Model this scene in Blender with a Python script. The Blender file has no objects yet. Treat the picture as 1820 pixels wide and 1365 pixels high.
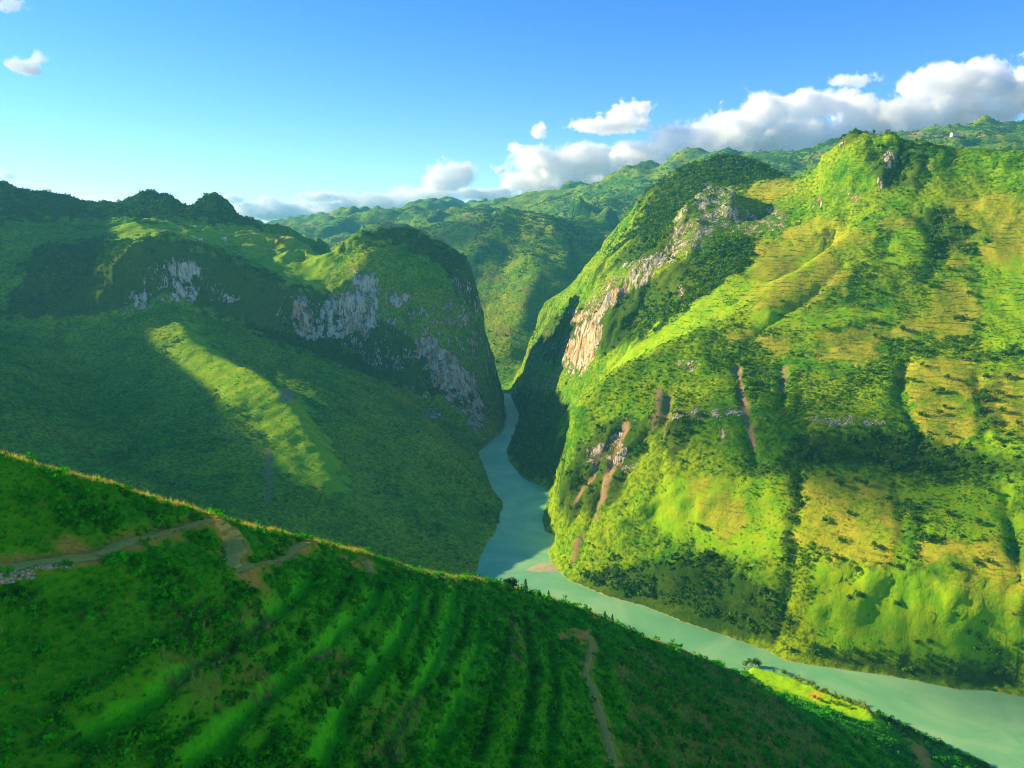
import bpy, bmesh, math, random, time
import numpy as np
from mathutils import Vector, Matrix, Euler
T0 = time.time()
random.seed(7); RNG = np.random.default_rng(7)
scene = bpy.context.scene
COL = scene.collection

# ------------------------------------------------------------------ camera
CAMZ, F, PITCH = 500.0, 1415.6, math.radians(10.0)      # F in pixels of the 1820 px wide picture
cam_d = bpy.data.cameras.new('camera'); cam_d.lens = 28.0; cam_d.sensor_width = 36.0
cam_d.clip_start = 0.5; cam_d.clip_end = 80000
cam = bpy.data.objects.new('camera', cam_d); COL.objects.link(cam)
cam.location = (0, 0, CAMZ); cam.rotation_euler = (math.radians(90) - PITCH, 0, 0)
scene.camera = cam
# ------------------------------------------------------------------ sun, sky, exposure
SUN_EL, SUN_AZ = math.radians(21.0), math.radians(-74.0)   # azimuth from +Y, negative = left
SD = Vector((math.sin(SUN_AZ) * math.cos(SUN_EL), math.cos(SUN_AZ) * math.cos(SUN_EL), math.sin(SUN_EL)))
sun_d = bpy.data.lights.new('sun', 'SUN'); sun_d.energy = 4.1; sun_d.angle = math.radians(0.5)
sun_d.color = (1.0, 0.81, 0.42)
sun = bpy.data.objects.new('sun', sun_d); COL.objects.link(sun)
sun.rotation_euler = SD.to_track_quat('Z', 'Y').to_euler()
world = bpy.data.worlds.new('World'); scene.world = world; world.use_nodes = True
wn, wl = world.node_tree.nodes, world.node_tree.links
wn.clear()
sky = wn.new('ShaderNodeTexSky'); sky.sky_type = 'NISHITA'; sky.sun_disc = False
sky.sun_elevation = SUN_EL; sky.sun_rotation = SUN_AZ
sky.air_density = 1.0; sky.dust_density = 0.5; sky.ozone_density = 1.6; sky.altitude = 3200
hs = wn.new('ShaderNodeHueSaturation'); hs.inputs['Saturation'].default_value = 1.37; hs.inputs['Hue'].default_value = 0.514
bg = wn.new('ShaderNodeBackground'); bg.inputs['Strength'].default_value = 0.114
wo = wn.new('ShaderNodeOutputWorld')
wl.new(sky.outputs[0], hs.inputs['Color']); wl.new(hs.outputs[0], bg.inputs[0]); wl.new(bg.outputs[0], wo.inputs[0])
scene.view_settings.view_transform = 'Standard'; scene.view_settings.look = 'None'
scene.view_settings.exposure = 1.33; scene.view_settings.gamma = 1.0
scene.cycles.use_denoising = True; scene.cycles.denoising_prefilter = 'FAST'; scene.cycles.filter_width = 1.1; scene.cycles.max_bounces = 40; scene.cycles.diffuse_bounces = 3; scene.cycles.glossy_bounces = 2
scene.cycles.transmission_bounces = 2; scene.cycles.volume_bounces = 40; scene.cycles.volume_max_steps = 96; scene.cycles.transparent_max_bounces = 8

# ------------------------------------------------------------------ geometry helpers
CP, SP = math.cos(PITCH), math.sin(PITCH)
def P(px, py, Y):
    """world point at depth Y along the line of sight of a reference-picture pixel"""
    xc, yc = (px - 910) / F, -(py - 682.5) / F
    d = (xc, CP + yc * SP, -SP + yc * CP)
    t = Y / d[1]
    return (d[0] * t, Y, CAMZ + d[2] * t)
def R(px, py, z=0.0):
    """world point at height z seen at a pixel"""
    xc, yc = (px - 910) / F, -(py - 682.5) / F
    d = (xc, CP + yc * SP, -SP + yc * CP)
    t = (z - CAMZ) / d[2]
    return (d[0] * t, d[1] * t, z)
def proj(x, y, z):
    z = z - CAMZ
    fw = y * CP - z * SP; up = y * SP + z * CP
    fw = np.maximum(fw, 1e-3)
    return 910 + F * x / fw, 682.5 - F * up / fw

def _h(ix, iy, iz, seed):
    h = (ix * 374761393 + iy * 668265263 + iz * 2147483647 + seed * 974634777) & 0xFFFFFFFF
    h = ((h ^ (h >> 13)) * 1274126177) & 0xFFFFFFFF
    h = ((h ^ (h >> 16)) * 2246822519) & 0xFFFFFFFF
    return (h ^ (h >> 15)).astype(np.float32) / np.float32(4294967295.0) * 2 - 1
def vnoise(x, y, z=None, seed=0):
    x0 = np.floor(x); y0 = np.floor(y); fx = (x - x0).astype(np.float32); fy = (y - y0).astype(np.float32)
    ix = x0.astype(np.int64); iy = y0.astype(np.int64)
    ux = fx * fx * fx * (fx * (fx * 6 - 15) + 10); uy = fy * fy * fy * (fy * (fy * 6 - 15) + 10)
    def plane(iz):
        a = _h(ix, iy, iz, seed); b = _h(ix + 1, iy, iz, seed); c = _h(ix, iy + 1, iz, seed); d = _h(ix + 1, iy + 1, iz, seed)
        return (a + (b - a) * ux) * (1 - uy) + (c + (d - c) * ux) * uy
    if z is None: return plane(np.int64(0))
    z0 = np.floor(z); fz = (z - z0).astype(np.float32); iz = z0.astype(np.int64); uz = fz * fz * (3 - 2 * fz)
    return plane(iz) * (1 - uz) + plane(iz + 1) * uz
def fbm(x, y, z=None, oct=5, seed=0, gain=0.5, ridged=False):
    a, s, n = 1.0, 0.0, 0.0
    for o in range(oct):
        c, sn = math.cos(0.6 * o + .3), math.sin(0.6 * o + .3)
        v = vnoise((x * c - y * sn) * 2.03 ** o, (x * sn + y * c) * 2.03 ** o, None if z is None else z * 2.03 ** o, seed + o * 17)
        if ridged: v = 1 - 2 * np.abs(v)
        s = s + v * a; n += a; a *= gain
    return s / n
def sstep(a, b, x):
    t = np.clip((x - a) / (b - a), 0, 1); return t * t * (3 - 2 * t)
def seg_dist(X, Y, pts):
    """distance from grid points to a polyline"""
    best = np.full(X.shape, 1e9, np.float32)
    pts = [(p[0], p[1]) for p in pts]
    for (ax, ay), (bx, by) in zip(pts[:-1], pts[1:]):
        dx, dy = bx - ax, by - ay; L = dx * dx + dy * dy + 1e-9
        t = np.clip(((X - ax) * dx + (Y - ay) * dy) / L, 0, 1)
        best = np.minimum(best, (X - ax - t * dx) ** 2 + (Y - ay - t * dy) ** 2)
    return np.sqrt(best)
def inside(X, Y, poly):
    r = np.zeros(X.shape, bool); n = len(poly)
    for i in range(n):
        ax, ay = poly[i][:2]; bx, by = poly[(i + 1) % n][:2]
        if ay == by: continue
        c = ((ay > Y) != (by > Y)) & (X < (bx - ax) * (Y - ay) / (by - ay) + ax)
        r ^= c
    return r
def blur(Z, s):
    if s <= 0: return Z
    r = int(s * 3) + 1; k = np.exp(-0.5 * (np.arange(-r, r + 1) / s) ** 2); k /= k.sum()
    A = np.pad(Z, ((r, r), (0, 0)), 'edge'); Z = sum(k[i] * A[i:i + Z.shape[0]] for i in range(2 * r + 1))
    A = np.pad(Z, ((0, 0), (r, r)), 'edge'); return sum(k[i] * A[:, i:i + Z.shape[1]] for i in range(2 * r + 1))

class Patch:
    """a height sheet relaxed between ridge, bank, bench and gully lines given as world points"""
    def __init__(s, x0, x1, y0, y1, step):
        s.x0, s.y0, s.step = x0, y0, step
        s.nx, s.ny = int((x1 - x0) / step) + 1, int((y1 - y0) / step) + 1
        s.S = []
    def line(s, *pts):
        for a, b in zip(pts[:-1], pts[1:]):
            n = max(2, int(math.hypot(b[0] - a[0], b[1] - a[1]) / (s.step * .6)) + 1)
            t = np.linspace(0, 1, n)[:, None]
            s.S.append(np.array(a)[None] * (1 - t) + np.array(b)[None] * t)
        if len(pts) == 1: s.S.append(np.array(pts))
    def solve(s, tension=0.5):
        S = np.concatenate(s.S); Z = None
        lv = [32, 16, 8, 4, 2, 1]
        for f in lv:
            st = s.step * f; nx, ny = (s.nx - 1) // f + 2, (s.ny - 1) // f + 2
            i = np.rint((S[:, 0] - s.x0) / st).astype(int); j = np.rint((S[:, 1] - s.y0) / st).astype(int)
            ok = (i >= 0) & (i < nx) & (j >= 0) & (j < ny)
            w = np.bincount(j[ok] * nx + i[ok], minlength=nx * ny).reshape(ny, nx)
            v = np.bincount(j[ok] * nx + i[ok], weights=S[ok, 2], minlength=nx * ny).reshape(ny, nx)
            m = w > 0; v = np.where(m, v / np.maximum(w, 1), 0)
            if Z is None: Z = np.full((ny, nx), v[m].mean())
            else:
                yi = np.minimum(np.arange(ny) / 2, Z.shape[0] - 1.001); xi = np.minimum(np.arange(nx) / 2, Z.shape[1] - 1.001)
                a = yi.astype(int); b = xi.astype(int); fa = (yi - a)[:, None]; fb = (xi - b)[None]
                Z = (Z[a][:, b] * (1 - fb) + Z[a][:, b + 1] * fb) * (1 - fa) + (Z[a + 1][:, b] * (1 - fb) + Z[a + 1][:, b + 1] * fb) * fa
            for k in range(400 if f >= 8 else (120 if f > 1 else 40)):
                Z = np.where(m, v, Z)
                A = np.pad(Z, 1, 'edge')
                Z = (A[1:-1, :-2] + A[1:-1, 2:] + A[:-2, 1:-1] + A[2:, 1:-1]) * .25
            Z = np.where(m, v, Z)
        s.Z = Z[:s.ny, :s.nx]
        s.X, s.Y = np.meshgrid(s.x0 + np.arange(s.nx) * s.step, s.y0 + np.arange(s.ny) * s.step)
        return s.Z
    def h(s, x, y):
        x = np.asarray(x, float); y = np.asarray(y, float)
        u = np.clip((x - s.x0) / s.step, 0, s.nx - 1.001); v = np.clip((y - s.y0) / s.step, 0, s.ny - 1.001)
        i = u.astype(int); j = v.astype(int); a = u - i; b = v - j
        Z = s.Z
        return (Z[j, i] * (1 - a) + Z[j, i + 1] * a) * (1 - b) + (Z[j + 1, i] * (1 - a) + Z[j + 1, i + 1] * a) * b
    def pick(s, px, py, y0=None, y1=None):
        """first point of the sheet along a pixel's line of sight"""
        px = np.atleast_1d(np.asarray(px, float)); py = np.atleast_1d(np.asarray(py, float))
        y0 = s.y0 if y0 is None else y0; y1 = s.y0 + (s.ny - 1) * s.step if y1 is None else y1
        xc, yc = (px - 910) / F, -(py - 682.5) / F
        dy = CP + yc * SP; dx = xc / dy; dz = (-SP + yc * CP) / dy
        n = int((y1 - y0) / s.step) * 2
        out = np.full((len(px), 3), np.nan)
        prev = None; done = np.zeros(len(px), bool)
        for t in np.linspace(y0, y1, n):
            g = (CAMZ + dz * t) - s.h(dx * t, t)
            if prev is not None:
                hit = ~done & (g <= 0) & (prev > 0)
                if hit.any():
                    k = prev[hit] / (prev[hit] - g[hit]); tt = tp + (t - tp) * k
                    out[hit, 0] = dx[hit] * tt; out[hit, 1] = tt; out[hit, 2] = CAMZ + dz[hit] * tt; done |= hit
            prev = g; tp = t
        return out
    def grid(s, arc=True, wmax=8.0):
        """vertex positions, rows re-spaced by slope length so that steep faces get enough faces"""
        if not arc: return s.X.copy(), s.Y.copy(), s.Z.copy()
        Zb = blur(s.Z, 1.0)
        zy = np.diff(Zb, axis=0) / s.step
        w = np.sqrt(1 + np.minimum(np.abs(zy), wmax) ** 2)
        w = blur(w, 2.0)
        c = np.concatenate([np.zeros((1, s.nx)), np.cumsum(w, axis=0)]); c /= c[-1:]
        tt = np.linspace(0, 1, s.ny)
        Yn = np.empty_like(s.Z); yy = s.y0 + np.arange(s.ny) * s.step
        for i in range(s.nx): Yn[:, i] = np.interp(tt, c[:, i], yy)
        return s.X.copy(), Yn, s.h(s.X, Yn)

def grid_mesh(name, X, Y, Z, attrs=None, keep=None):
    ny, nx = X.shape
    me = bpy.data.meshes.new(name)
    v = np.stack([X, Y, Z], -1).reshape(-1, 3).astype(np.float32)
    idx = np.arange(nx * ny).reshape(ny, nx)
    q = np.stack([idx[:-1, :-1], idx[:-1, 1:], idx[1:, 1:], idx[1:, :-1]], -1).reshape(-1, 4)
    if keep is not None:
        k = keep[:-1, :-1] & keep[:-1, 1:] & keep[1:, 1:] & keep[1:, :-1]
        q = q[k.reshape(-1)]
    me.vertices.add(len(v)); me.vertices.foreach_set('co', v.ravel())
    me.loops.add(q.size); me.loops.foreach_set('vertex_index', q.ravel().astype(np.int32))
    me.polygons.add(len(q)); me.polygons.foreach_set('loop_start', np.arange(0, q.size, 4, dtype=np.int32))
    me.polygons.foreach_set('loop_total', np.full(len(q), 4, np.int32))
    me.polygons.foreach_set('use_smooth', np.ones(len(q), bool))
    me.update(calc_edges=True)
    for an, ar in (attrs or {}).items():
        a = me.color_attributes.new(an, 'FLOAT_COLOR', 'POINT')
        c = np.ones((nx * ny, 4), np.float32)
        for k in range(3): c[:, k] = ar[k].reshape(-1)
        a.data.foreach_set('color', c.ravel())
    return me
def link(name, me, mat=None, parent=None, kind=None, label=None, cat=None, group=None):
    o = bpy.data.objects.new(name, me); COL.objects.link(o)
    if mat is not None and me is not None: me.materials.clear(); me.materials.append(mat)
    if parent is not None: o.parent = parent
    if kind: o['kind'] = kind
    if label: o['label'] = label
    if cat: o['category'] = cat
    if group: o['group'] = group
    return o

# ------------------------------------------------------------------ node helper
class NT:
    def __init__(s, name):
        s.m = bpy.data.materials.new(name); s.m.use_nodes = True
        s.t = s.m.node_tree; s.t.nodes.clear()
        s.out = s.t.nodes.new('ShaderNodeOutputMaterial')
    def n(s, typ, ins=None, **kw):
        nd = s.t.nodes.new('ShaderNode' + typ)
        for k, v in kw.items(): setattr(nd, k, v)
        for k, v in (ins or {}).items():
            if isinstance(v, bpy.types.NodeSocket): s.t.links.new(v, nd.inputs[k])
            else: nd.inputs[k].default_value = v
        return nd
    def noise(s, vec, scale, detail=4, rough=.55, dist=0.0):
        return s.n('TexNoise', {'Vector': vec, 'Scale': scale, 'Detail': detail, 'Roughness': rough, 'Distortion': dist}).outputs[0]
    def math(s, op, a, b=0.0, c=0.0, clamp=False):
        nd = s.n('Math', operation=op, use_clamp=clamp)
        for i, v in enumerate((a, b, c)):
            if isinstance(v, bpy.types.NodeSocket): s.t.links.new(v, nd.inputs[i])
            else: nd.inputs[i].default_value = v
        return nd.outputs[0]
    def ramp(s, v, lo, hi, a=0.0, b=1.0):
        return s.n('MapRange', {0: v, 1: lo, 2: hi, 3: a, 4: b}, clamp=True, interpolation_type='SMOOTHSTEP').outputs[0]
    def mix(s, f, a, b, mode='MIX'):
        nd = s.t.nodes.new('ShaderNodeMix'); nd.data_type = 'RGBA'; nd.blend_type = mode
        for k, v in ((0, f), (6, a), (7, b)):
            if isinstance(v, bpy.types.NodeSocket): s.t.links.new(v, nd.inputs[k])
            else: nd.inputs[k].default_value = v if k == 0 else (*v, 1) if len(v) == 3 else v
        return nd.outputs[2]
    def bump(s, h, dist, strength=1.0, normal=None):
        ins = {'Height': h, 'Distance': dist, 'Strength': strength}
        if normal is not None: ins['Normal'] = normal
        return s.n('Bump', ins).outputs[0]
    def surf(s, color, rough=.9, normal=None, spec=.15, **extra):
        ins = {'Base Color': color, 'Roughness': rough, 'Specular IOR Level': spec}
        if not isinstance(color, bpy.types.NodeSocket): ins['Base Color'] = (*color, 1)
        if normal is not None: ins['Normal'] = normal
        ins.update(extra)
        b = s.n('BsdfPrincipled', ins); s.t.links.new(b.outputs[0], s.out.inputs[0]); return b
    def pos(s): return s.n('NewGeometry').outputs['Position']
    def attr(s, name):
        a = s.n('Attribute', attribute_name=name); sp = s.n('SeparateColor', {0: a.outputs['Color']}); return sp.outputs

# ================================================================== RIVER OUTLINE
RB = [(905,697),(925,740),(912,775),(900,800),(905,820),(930,850),(955,862),(974,870),(978,885),(968,905),(965,925),(970,945),(988,952),
      (985,965),(975,980),(978,994),(985,1005),(1010,1030),(1080,1060),(1150,1078),(1215,1105),(1290,1130),(1360,1155),(1400,1175),(1500,1190),(1560,1198),(1620,1208),
      (1700,1225),(1760,1227),(1820,1240),(1920,1256),(2100,1290)]
LB = [(885,694),(896,720),(899,740),(893,765),(872,785),(850,805),(862,835),(875,870),(894,893),(890,915),(882,945),(868,962),(852,992),(846,1020),(848,1045),
      (862,1075),(900,1100),(960,1125),(1060,1160),(1180,1190),(1250,1200)]
RBw = [R(*p) for p in RB]; LBw = [R(*p) for p in LB]
NB = [(1300,1196,2),(1345,1186,2),(1400,1203,2),(1450,1224,2),(1500,1244,2),(1545,1268,2),(1600,1293,2),(1650,1320,2),(1700,1342,2),(1760,1368,2),(1820,1400,2),(1900,1440,2)]
LBw += [R(a, b, 0) for a, b, c in NB]
UP = [(-60, 2760, 0), (-120, 2870, 0), (-260, 2960, 0), (-500, 3010, 0)]      # upstream, round the bend behind the prow
UPL = [(-130, 2700, 0), (-220, 2790, 0), (-350, 2860, 0), (-500, 2890, 0)]
RIVER = UP[::-1] + RBw + [(1400, 500, 0), (700, 300, 0)] + LBw[::-1] + UPL

# ================================================================== VALLEY SHEET
V = Patch(-2700, 1900, 480, 3050, 5.0)
V.line(*[(-500,3010,0),(-260,2960,0),(-120,2870,0),(-60,2760,0)] + RBw)
V.line(*(LBw[:20]))
V.line(LBw[0], *UPL)
def L(*p): V.line(*[P(*q) if len(q) == 3 and not isinstance(q[0], str) else q[1:] for q in p])
W = lambda x, y, z: ('w', x, y, z)
# ---- south of the left valley (hidden behind the near hill)
V.line((-60,1120,0), (-300,1000,40), (-600,850,110), (-900,700,200), (-1400,600,330), (-2000,560,450))
V.line((-60,1000,-8), (-300,850,20), (-700,600,60), (-1200,480,200))
V.line((0,900,-15), (200,750,-15), (600,480,-15)); V.line((-200,480,-10),(300,480,-15))
# ---- left massif : lower spurs and gullies
L((-300,600,1500),(0,715,1260),(60,760,1200),(140,810,1150),(200,830,1120),(300,865,1090),(400,900,1050),(520,960,1060))
L((-200,560,1700),(30,655,1480),(90,745,1330),(170,812,1260),(300,885,1140))
L((310,548,1850),(330,600,1730),(400,642,1650),(460,665,1570),(510,695,1500),(545,760,1400),(580,830,1300),(620,890,1220),(700,960,1160),(790,1008,1130))
L((375,604,1830),(494,658,1710),(579,716,1610),(654,788,1510),(700,827,1440),(760,880,1370),(820,925,1330),(865,950,1312))
L((440,650,1720),(530,718,1580),(600,800,1420),(660,880,1300),(740,950,1200),(820,1005,1150))
L((480,602,1960),(560,632,1920),(640,684,1850),(720,742,1750),(800,812,1630),(850,862,1550),(893,893,1490))
L((500,640,1840),(590,695,1730),(660,755,1640),(740,825,1540),(800,885,1450),(862,935,1390))
L((100,600,1820),(165,690,1600),(172,780,1400))
L((300,652,1640),(290,720,1500),(250,800,1290))
L((230,600,1780),(230,700,1560),(240,780,1360))
L((410,700,1480),(420,800,1300),(440,880,1170))
# ---- cliff base / cliff top
L((-250,600,1700),(-60,600,1720),(60,590,1770),(180,572,1820),(240,556,1850),(310,537,1890),(400,568,1950),(480,596,2010),(540,607,2060),(600,612,2090),(640,645,2090),(720,695,2070),(800,760,1990),(850,803,1890))
L((560,525,2140),(640,480,2180),(720,520,2200),(780,520,2215),(815,480,2245),(834,463,2265))
L((560,525,2140),(500,500,2090),(450,482,2060),(380,440,2010),(290,410,1960),(230,432,1900),(205,465,1870))
L((205,465,1870),(150,470,1950),(60,480,1930),(0,500,1900),(-200,480,1900))
L((893,757,2150),(878,700,2200),(862,640,2228),(848,570,2250),(840,520,2260),(836,485,2264),(834,463,2265))
L((150,560,1830),(100,520,1880),(20,540,1850))
# ---- prow hill, plateau, skyline
L((560,470,2300),(600,442,2330),(625,420,2330),(680,404,2350),(740,410,2370),(770,428,2375),(800,440,2365),(834,463,2310))
L((600,470,2260),(650,450,2240),(700,455,2260),(760,475,2270),(805,470,2285))
L((290,405,2120),(350,425,2220),(400,445,2260),(450,462,2270),(500,478,2240),(560,490,2220))
L((250,392,2250),(330,402,2400),(430,412,2520),(500,420,2560),(545,434,2480))
L(*[(a, b, c * 1.075) for a, b, c in [(-300,290,2300),(-60,318,2380),(0,326,2400),(50,346,2420),(84,336,2500),(112,346,2500),(150,356,2500),(205,384,2480),(222,352,2470),(245,345,2475),(265,338,2480),(290,342,2480),(312,356,2480),(345,374,2490),(358,352,2500),(372,342,2500),(388,344,2500),(408,364,2510),(430,393,2520),(475,391,2540),(505,388,2550),(545,407,2560),(590,432,2560)]])
L((0,400,2150),(60,410,2200),(150,410,2250),(200,400,2300))
V.line((-2700,3050,500),(-1900,3050,450),(-1300,3000,350),(-900,2980,250),(-700,2950,150),(-560,2900,60)); V.line((-560,3045,-10),(0,3045,-10),(1300,3045,200),(1900,3045,280))
V.line((-700,2700,300),(-450,2620,220),(-250,2620,60),(-150,2640,5))
# ---- unseen high ridge beyond the left edge, skyline shaped to throw the evening shadow
OCCV = [(480,150),(900,150),(1100,110),(1400,80),(1560,80),(1700,60),(1800,-12),(1880,-12),(1980,-6),(2050,-14),(2110,-22),(2160,-30),(2230,-16),(2300,60),(2500,100),(2900,110)]
V.line(*[(-2350, y, v + 939) for y, v in OCCV])
V.line((-2700,480,500),(-2700,2900,600))
# ---- right massif
L((1490,246,1760),(1515,226,1715),(1535,240,1690),(1600,246,1640),(1640,256,1610),(1700,263,1600),(1820,266,1520),(1980,280,1430),(2300,300,1350))
L((1560,335,1600),(1530,400,1560),(1400,490,1480),(1300,560,1430),(1200,607,1400),(1100,650,1380),(1050,690,1360),(1015,737,1340),(1022,780,1300),(990,850,1262),(978,910,1250),(974,950,1240))
L((1560,335,1600),(1590,300,1630),(1600,247,1640))
L((1490,246,1760),(1440,312,1860),(1425,322,1960),(1400,316,2200),(1340,284,2320),(1290,275,2360),(1240,280,2370),(1190,305,2370),(1150,335,2380),(1110,385,2400),(1080,425,2440),(1040,482,2510),(1000,518,2580),(965,537,2640))
L((965,537,2640),(955,560,2635),(948,620,2610),(930,665,2620),(912,690,2640))
# gorge side : cliff base and cliff top
L((935,705,2260),(990,690,2010),(1030,668,1850),(1047,655,1760),(1070,640,1720),(1150,560,1710),(1180,510,1710),(1212,456,1710),(1250,430,1720),(1300,400,1740),(1350,400,1740),(1420,375,1720))
L((950,640,2450),(1000,605,2200),(1035,580,1980),(1045,560,1860),(1080,520,1800),(1130,468,1790),(1190,415,1790),(1218,362,1810),(1285,330,1850),(1310,352,1810),(1350,385,1790),(1400,372,1760),(1450,350,1740))
L((915,772,2040),(960,765,1880),(1000,770,1760))
L((950,760,1960),(1000,700,1930))
L((1480,460,1590),(1400,520,1520))
L((1150,400,2100),(1060,480,2200),(1010,540,2300))
L((1300,500,1560),(1200,570,1530),(1130,610,1530))
# big face : benches, cliff band, foot
L((1350,548,1410),(1500,560,1380),(1700,560,1340),(1850,560,1290),(2050,560,1200))
L((1290,640,1340),(1500,640,1270),(1700,640,1220),(1850,640,1160),(2050,640,1080))
L((1120,722,1290),(1200,737,1225),(1350,737,1170),(1500,752,1125),(1620,765,1095),(1700,790,1055),(1850,800,980))
L((1110,800,1245),(1180,832,1175),(1280,842,1125),(1430,842,1085),(1600,832,1065),(1750,832,1020),(1850,840,960))
L((1040,980,1160),(1150,1000,1090),(1300,1000,1010),(1450,1000,960),(1600,1000,910),(1750,1000,870),(1900,1000,830))
L((1650,420,1480),(1820,420,1420),(2050,420,1300))
L((1690,335,1540),(1820,335,1480),(2050,335,1360))
L((1480,480,1460),(1600,480,1430),(1760,480,1390))
V.line((1900,480,40),(1900,1000,400),(1900,1500,760),(1900,2100,560),(1900,2900,300))
V.line((800,2000,640),(1100,2100,640),(1300,2600,450)); V.line((0,2860,-6),(300,2880,60),(700,2900,200),(1300,2900,280))
V.line((1400,560,20),(1100,640,10),(1900,480,40))
V.solve()
print('valley solved', round(time.time() - T0, 1))
Z = V.Z; X, Y = V.X, V.Y
Z = blur(Z, 1.6)
# distance to the water's edge keeps the banks where they belong
dr = seg_dist(X, Y, RIVER + [RIVER[0]]); ins = inside(X, Y, RIVER)
sdr = np.where(ins, -dr, dr)
Zs = blur(Z, 6)
gy, gx = np.gradient(Zs, V.step); slope = np.hypot(gx, gy)
n1 = fbm(X / 260, Y / 260, oct=5, seed=3, ridged=True)
n2 = fbm(X / 70, Y / 70, oct=4, seed=9)
# gullies: ridged noise drawn out down the slope
ux, uy = gx / (slope + .05), gy / (slope + .05)
across = fbm((X + 30 * n2) / 60, (Y + 30 * n2) / 220, oct=3, seed=21, ridged=True)
amp = sstep(0, 90, sdr)
Z = Z + amp * (n1 * 6.5 + n2 * 3.4 * (0.4 + np.minimum(slope, 1.2)) + across * 3.0 * np.minimum(slope, 1))
kn = sstep(2230, 2330, Y + 0 * X) * sstep(-60, -200, X)
Z = Z + amp * fbm(X / 18, Y / 18, oct=3, seed=33) * 2.2 + kn * (fbm(X / 75, Y / 75, oct=3, seed=37, ridged=True) * 19 - 3) * sstep(0, .3, slope + .15)
pk = sstep(1500, 1700, Y) * sstep(500, 640, X)
Z = Z + pk * fbm(X / 60, Y / 60, oct=3, seed=39, ridged=True) * 7
Z = np.where(sdr < 0, np.maximum(sdr * .5, -12), np.where(sdr < 40, np.maximum(Z, 0.2 + sdr * .06), Z))
Z = np.where((sdr >= 0) & (sdr < 12), np.minimum(Z, 0.3 + sdr * 1.4), Z)
V.Z = Z
# trim the unseen ridge so that its skyline, seen along the sun's rays, is the one drawn in OCCV
ty = np.array([q[0] for q in OCCV], float); tv = np.array([q[1] for q in OCCV], float)
KX, KY = math.tan(SUN_EL) / abs(math.sin(SUN_AZ)), math.cos(SUN_AZ) / abs(math.sin(SUN_AZ))
yo = np.arange(480, 3051, 5.0); xs = np.arange(-2700, -1980, 10.0)
for it in range(3):
    hv = np.stack([V.h(np.full_like(yo, x), yo - KY * (x + 2350) * 1.0) + KX * x for x in xs])
    dv = np.interp(yo, ty, tv) - hv.max(0)
    dv = np.convolve(np.pad(dv, 4, 'edge'), np.ones(9) / 9, 'valid')
    V.Z = V.Z + np.interp(V.Y + KY * (V.X + 2350), yo, dv) * (1 - sstep(300, 420, np.abs(V.X + 2350)))
# gullies cut into the big face, found where the photograph shows them
def carve(S, px, width, depth, grow=1.0):
    pts = S.pick([p[0] for p in px], [p[1] for p in px]); pts = pts[~np.isnan(pts[:, 0])]
    if len(pts) < 2: return None
    d = seg_dist(S.X, S.Y, pts); S.Z = S.Z - depth * np.exp(-(d / width) ** 2)
    return pts
GUL = [([(1415,830),(1424,880),(1409,940),(1411,1000),(1392,1090),(1378,1140)], 6, 5), ([(1590,850),(1604,920),(1598,1000),(1617,1090),(1614,1180)], 5, 3),
       ([(1785,860),(1800,930),(1815,1000),(1830,1080)], 9, 8), ([(1310,650),(1320,700),(1335,760),(1345,810)], 9, 7), ([(1390,650),(1392,690),(1395,720)], 7, 5),
       ([(1190,700),(1185,760),(1178,830)], 8, 7), ([(1110,750),(1095,800),(1075,860),(1050,930),(1030,990)], 8, 7), ([(1085,780),(1060,830),(1040,870),(1010,940)], 7, 5),
       ([(1610,640),(1600,700),(1640,790)], 9, 7), ([(1740,660),(1745,720),(1750,780)], 8, 6), ([(1500,470),(1420,540),(1330,600)], 8, 6), ([(1640,380),(1680,430),(1650,480)], 16, 10),
       ([(1584,262),(1580,290),(1572,318)], 15, -26), ([(1630,300),(1625,318)], 9, -12), ([(1512,232),(1518,232)], 14, -9), ([(1302,352),(1296,380)], 16, -14), ([(1240,400),(1232,440)], 14, -10)]
GULW = [carve(V, *g) for g in GUL]

# ================================================================== NEAR HILL SHEET
N = Patch(-420, 620, 0, 960, 1.25)
def LN(*p): N.line(*[P(*q) for q in p])
CREST = [(-400,690,150),(-200,735,165),(0,802,180),(60,824,188),(130,846,196),(200,869,206),(260,886,215),(330,906,226),(390,918,236),(430,932,244),(480,948,252),(540,964,264),(600,977,284),(650,990,300),
         (730,1011,325),(790,1024,350),(850,1034,380),(900,1045,405),(940,1056,430),(1000,1074,460),(1060,1097,485),(1130,1127,512),(1200,1152,536),(1260,1174,552),(1310,1196,562),
         (1370,1227,570),(1440,1264,575),(1500,1293,578),(1560,1336,580),(1620,1385,580),(1700,1450,575)]
LN(*CREST)
crestw = [P(*q) for q in CREST]
bd = Vector((-.86, .51))
for off, dz in ((30, -12), (70, -38), (130, -82), (220, -150)):
    N.line(*[(p[0] + bd.x * off * (1 if i < 24 else .5), p[1] + bd.y * off * (1 if i < 24 else .5), max(p[2] + dz * (1.0 if i < 22 else .5), -12)) for i, p in enumerate(crestw[:27])])
for off, dz in ((380, -235),):
    N.line(*[(p[0] + bd.x * off, p[1] + bd.y * off, max(p[2] + dz, -12)) for i, p in enumerate(crestw[:20])])
LN((-300,1100,128),(0,1010,150),(200,1010,158),(400,1010,186),(540,1020,222))
LN((-300,1365,108),(0,1365,118),(300,1365,128),(600,1365,150),(910,1365,195),(1100,1365,250),(1250,1365,320),(1400,1365,410),(1540,1365,520))
LN((0,1180,132),(300,1180,143),(560,1180,178),(800,1180,235),(1000,1180,318),(1150,1190,400),(1280,1215,500))
N.line((-300,60,392),(-60,62,372),(0,65,362),(80,110,310),(150,170,262),(220,260,200),(290,370,130),(340,450,60),(380,520,8))
N.line((-300,20,420),(0,15,400),(120,40,330),(260,140,220),(360,300,90),(420,400,10))
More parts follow.
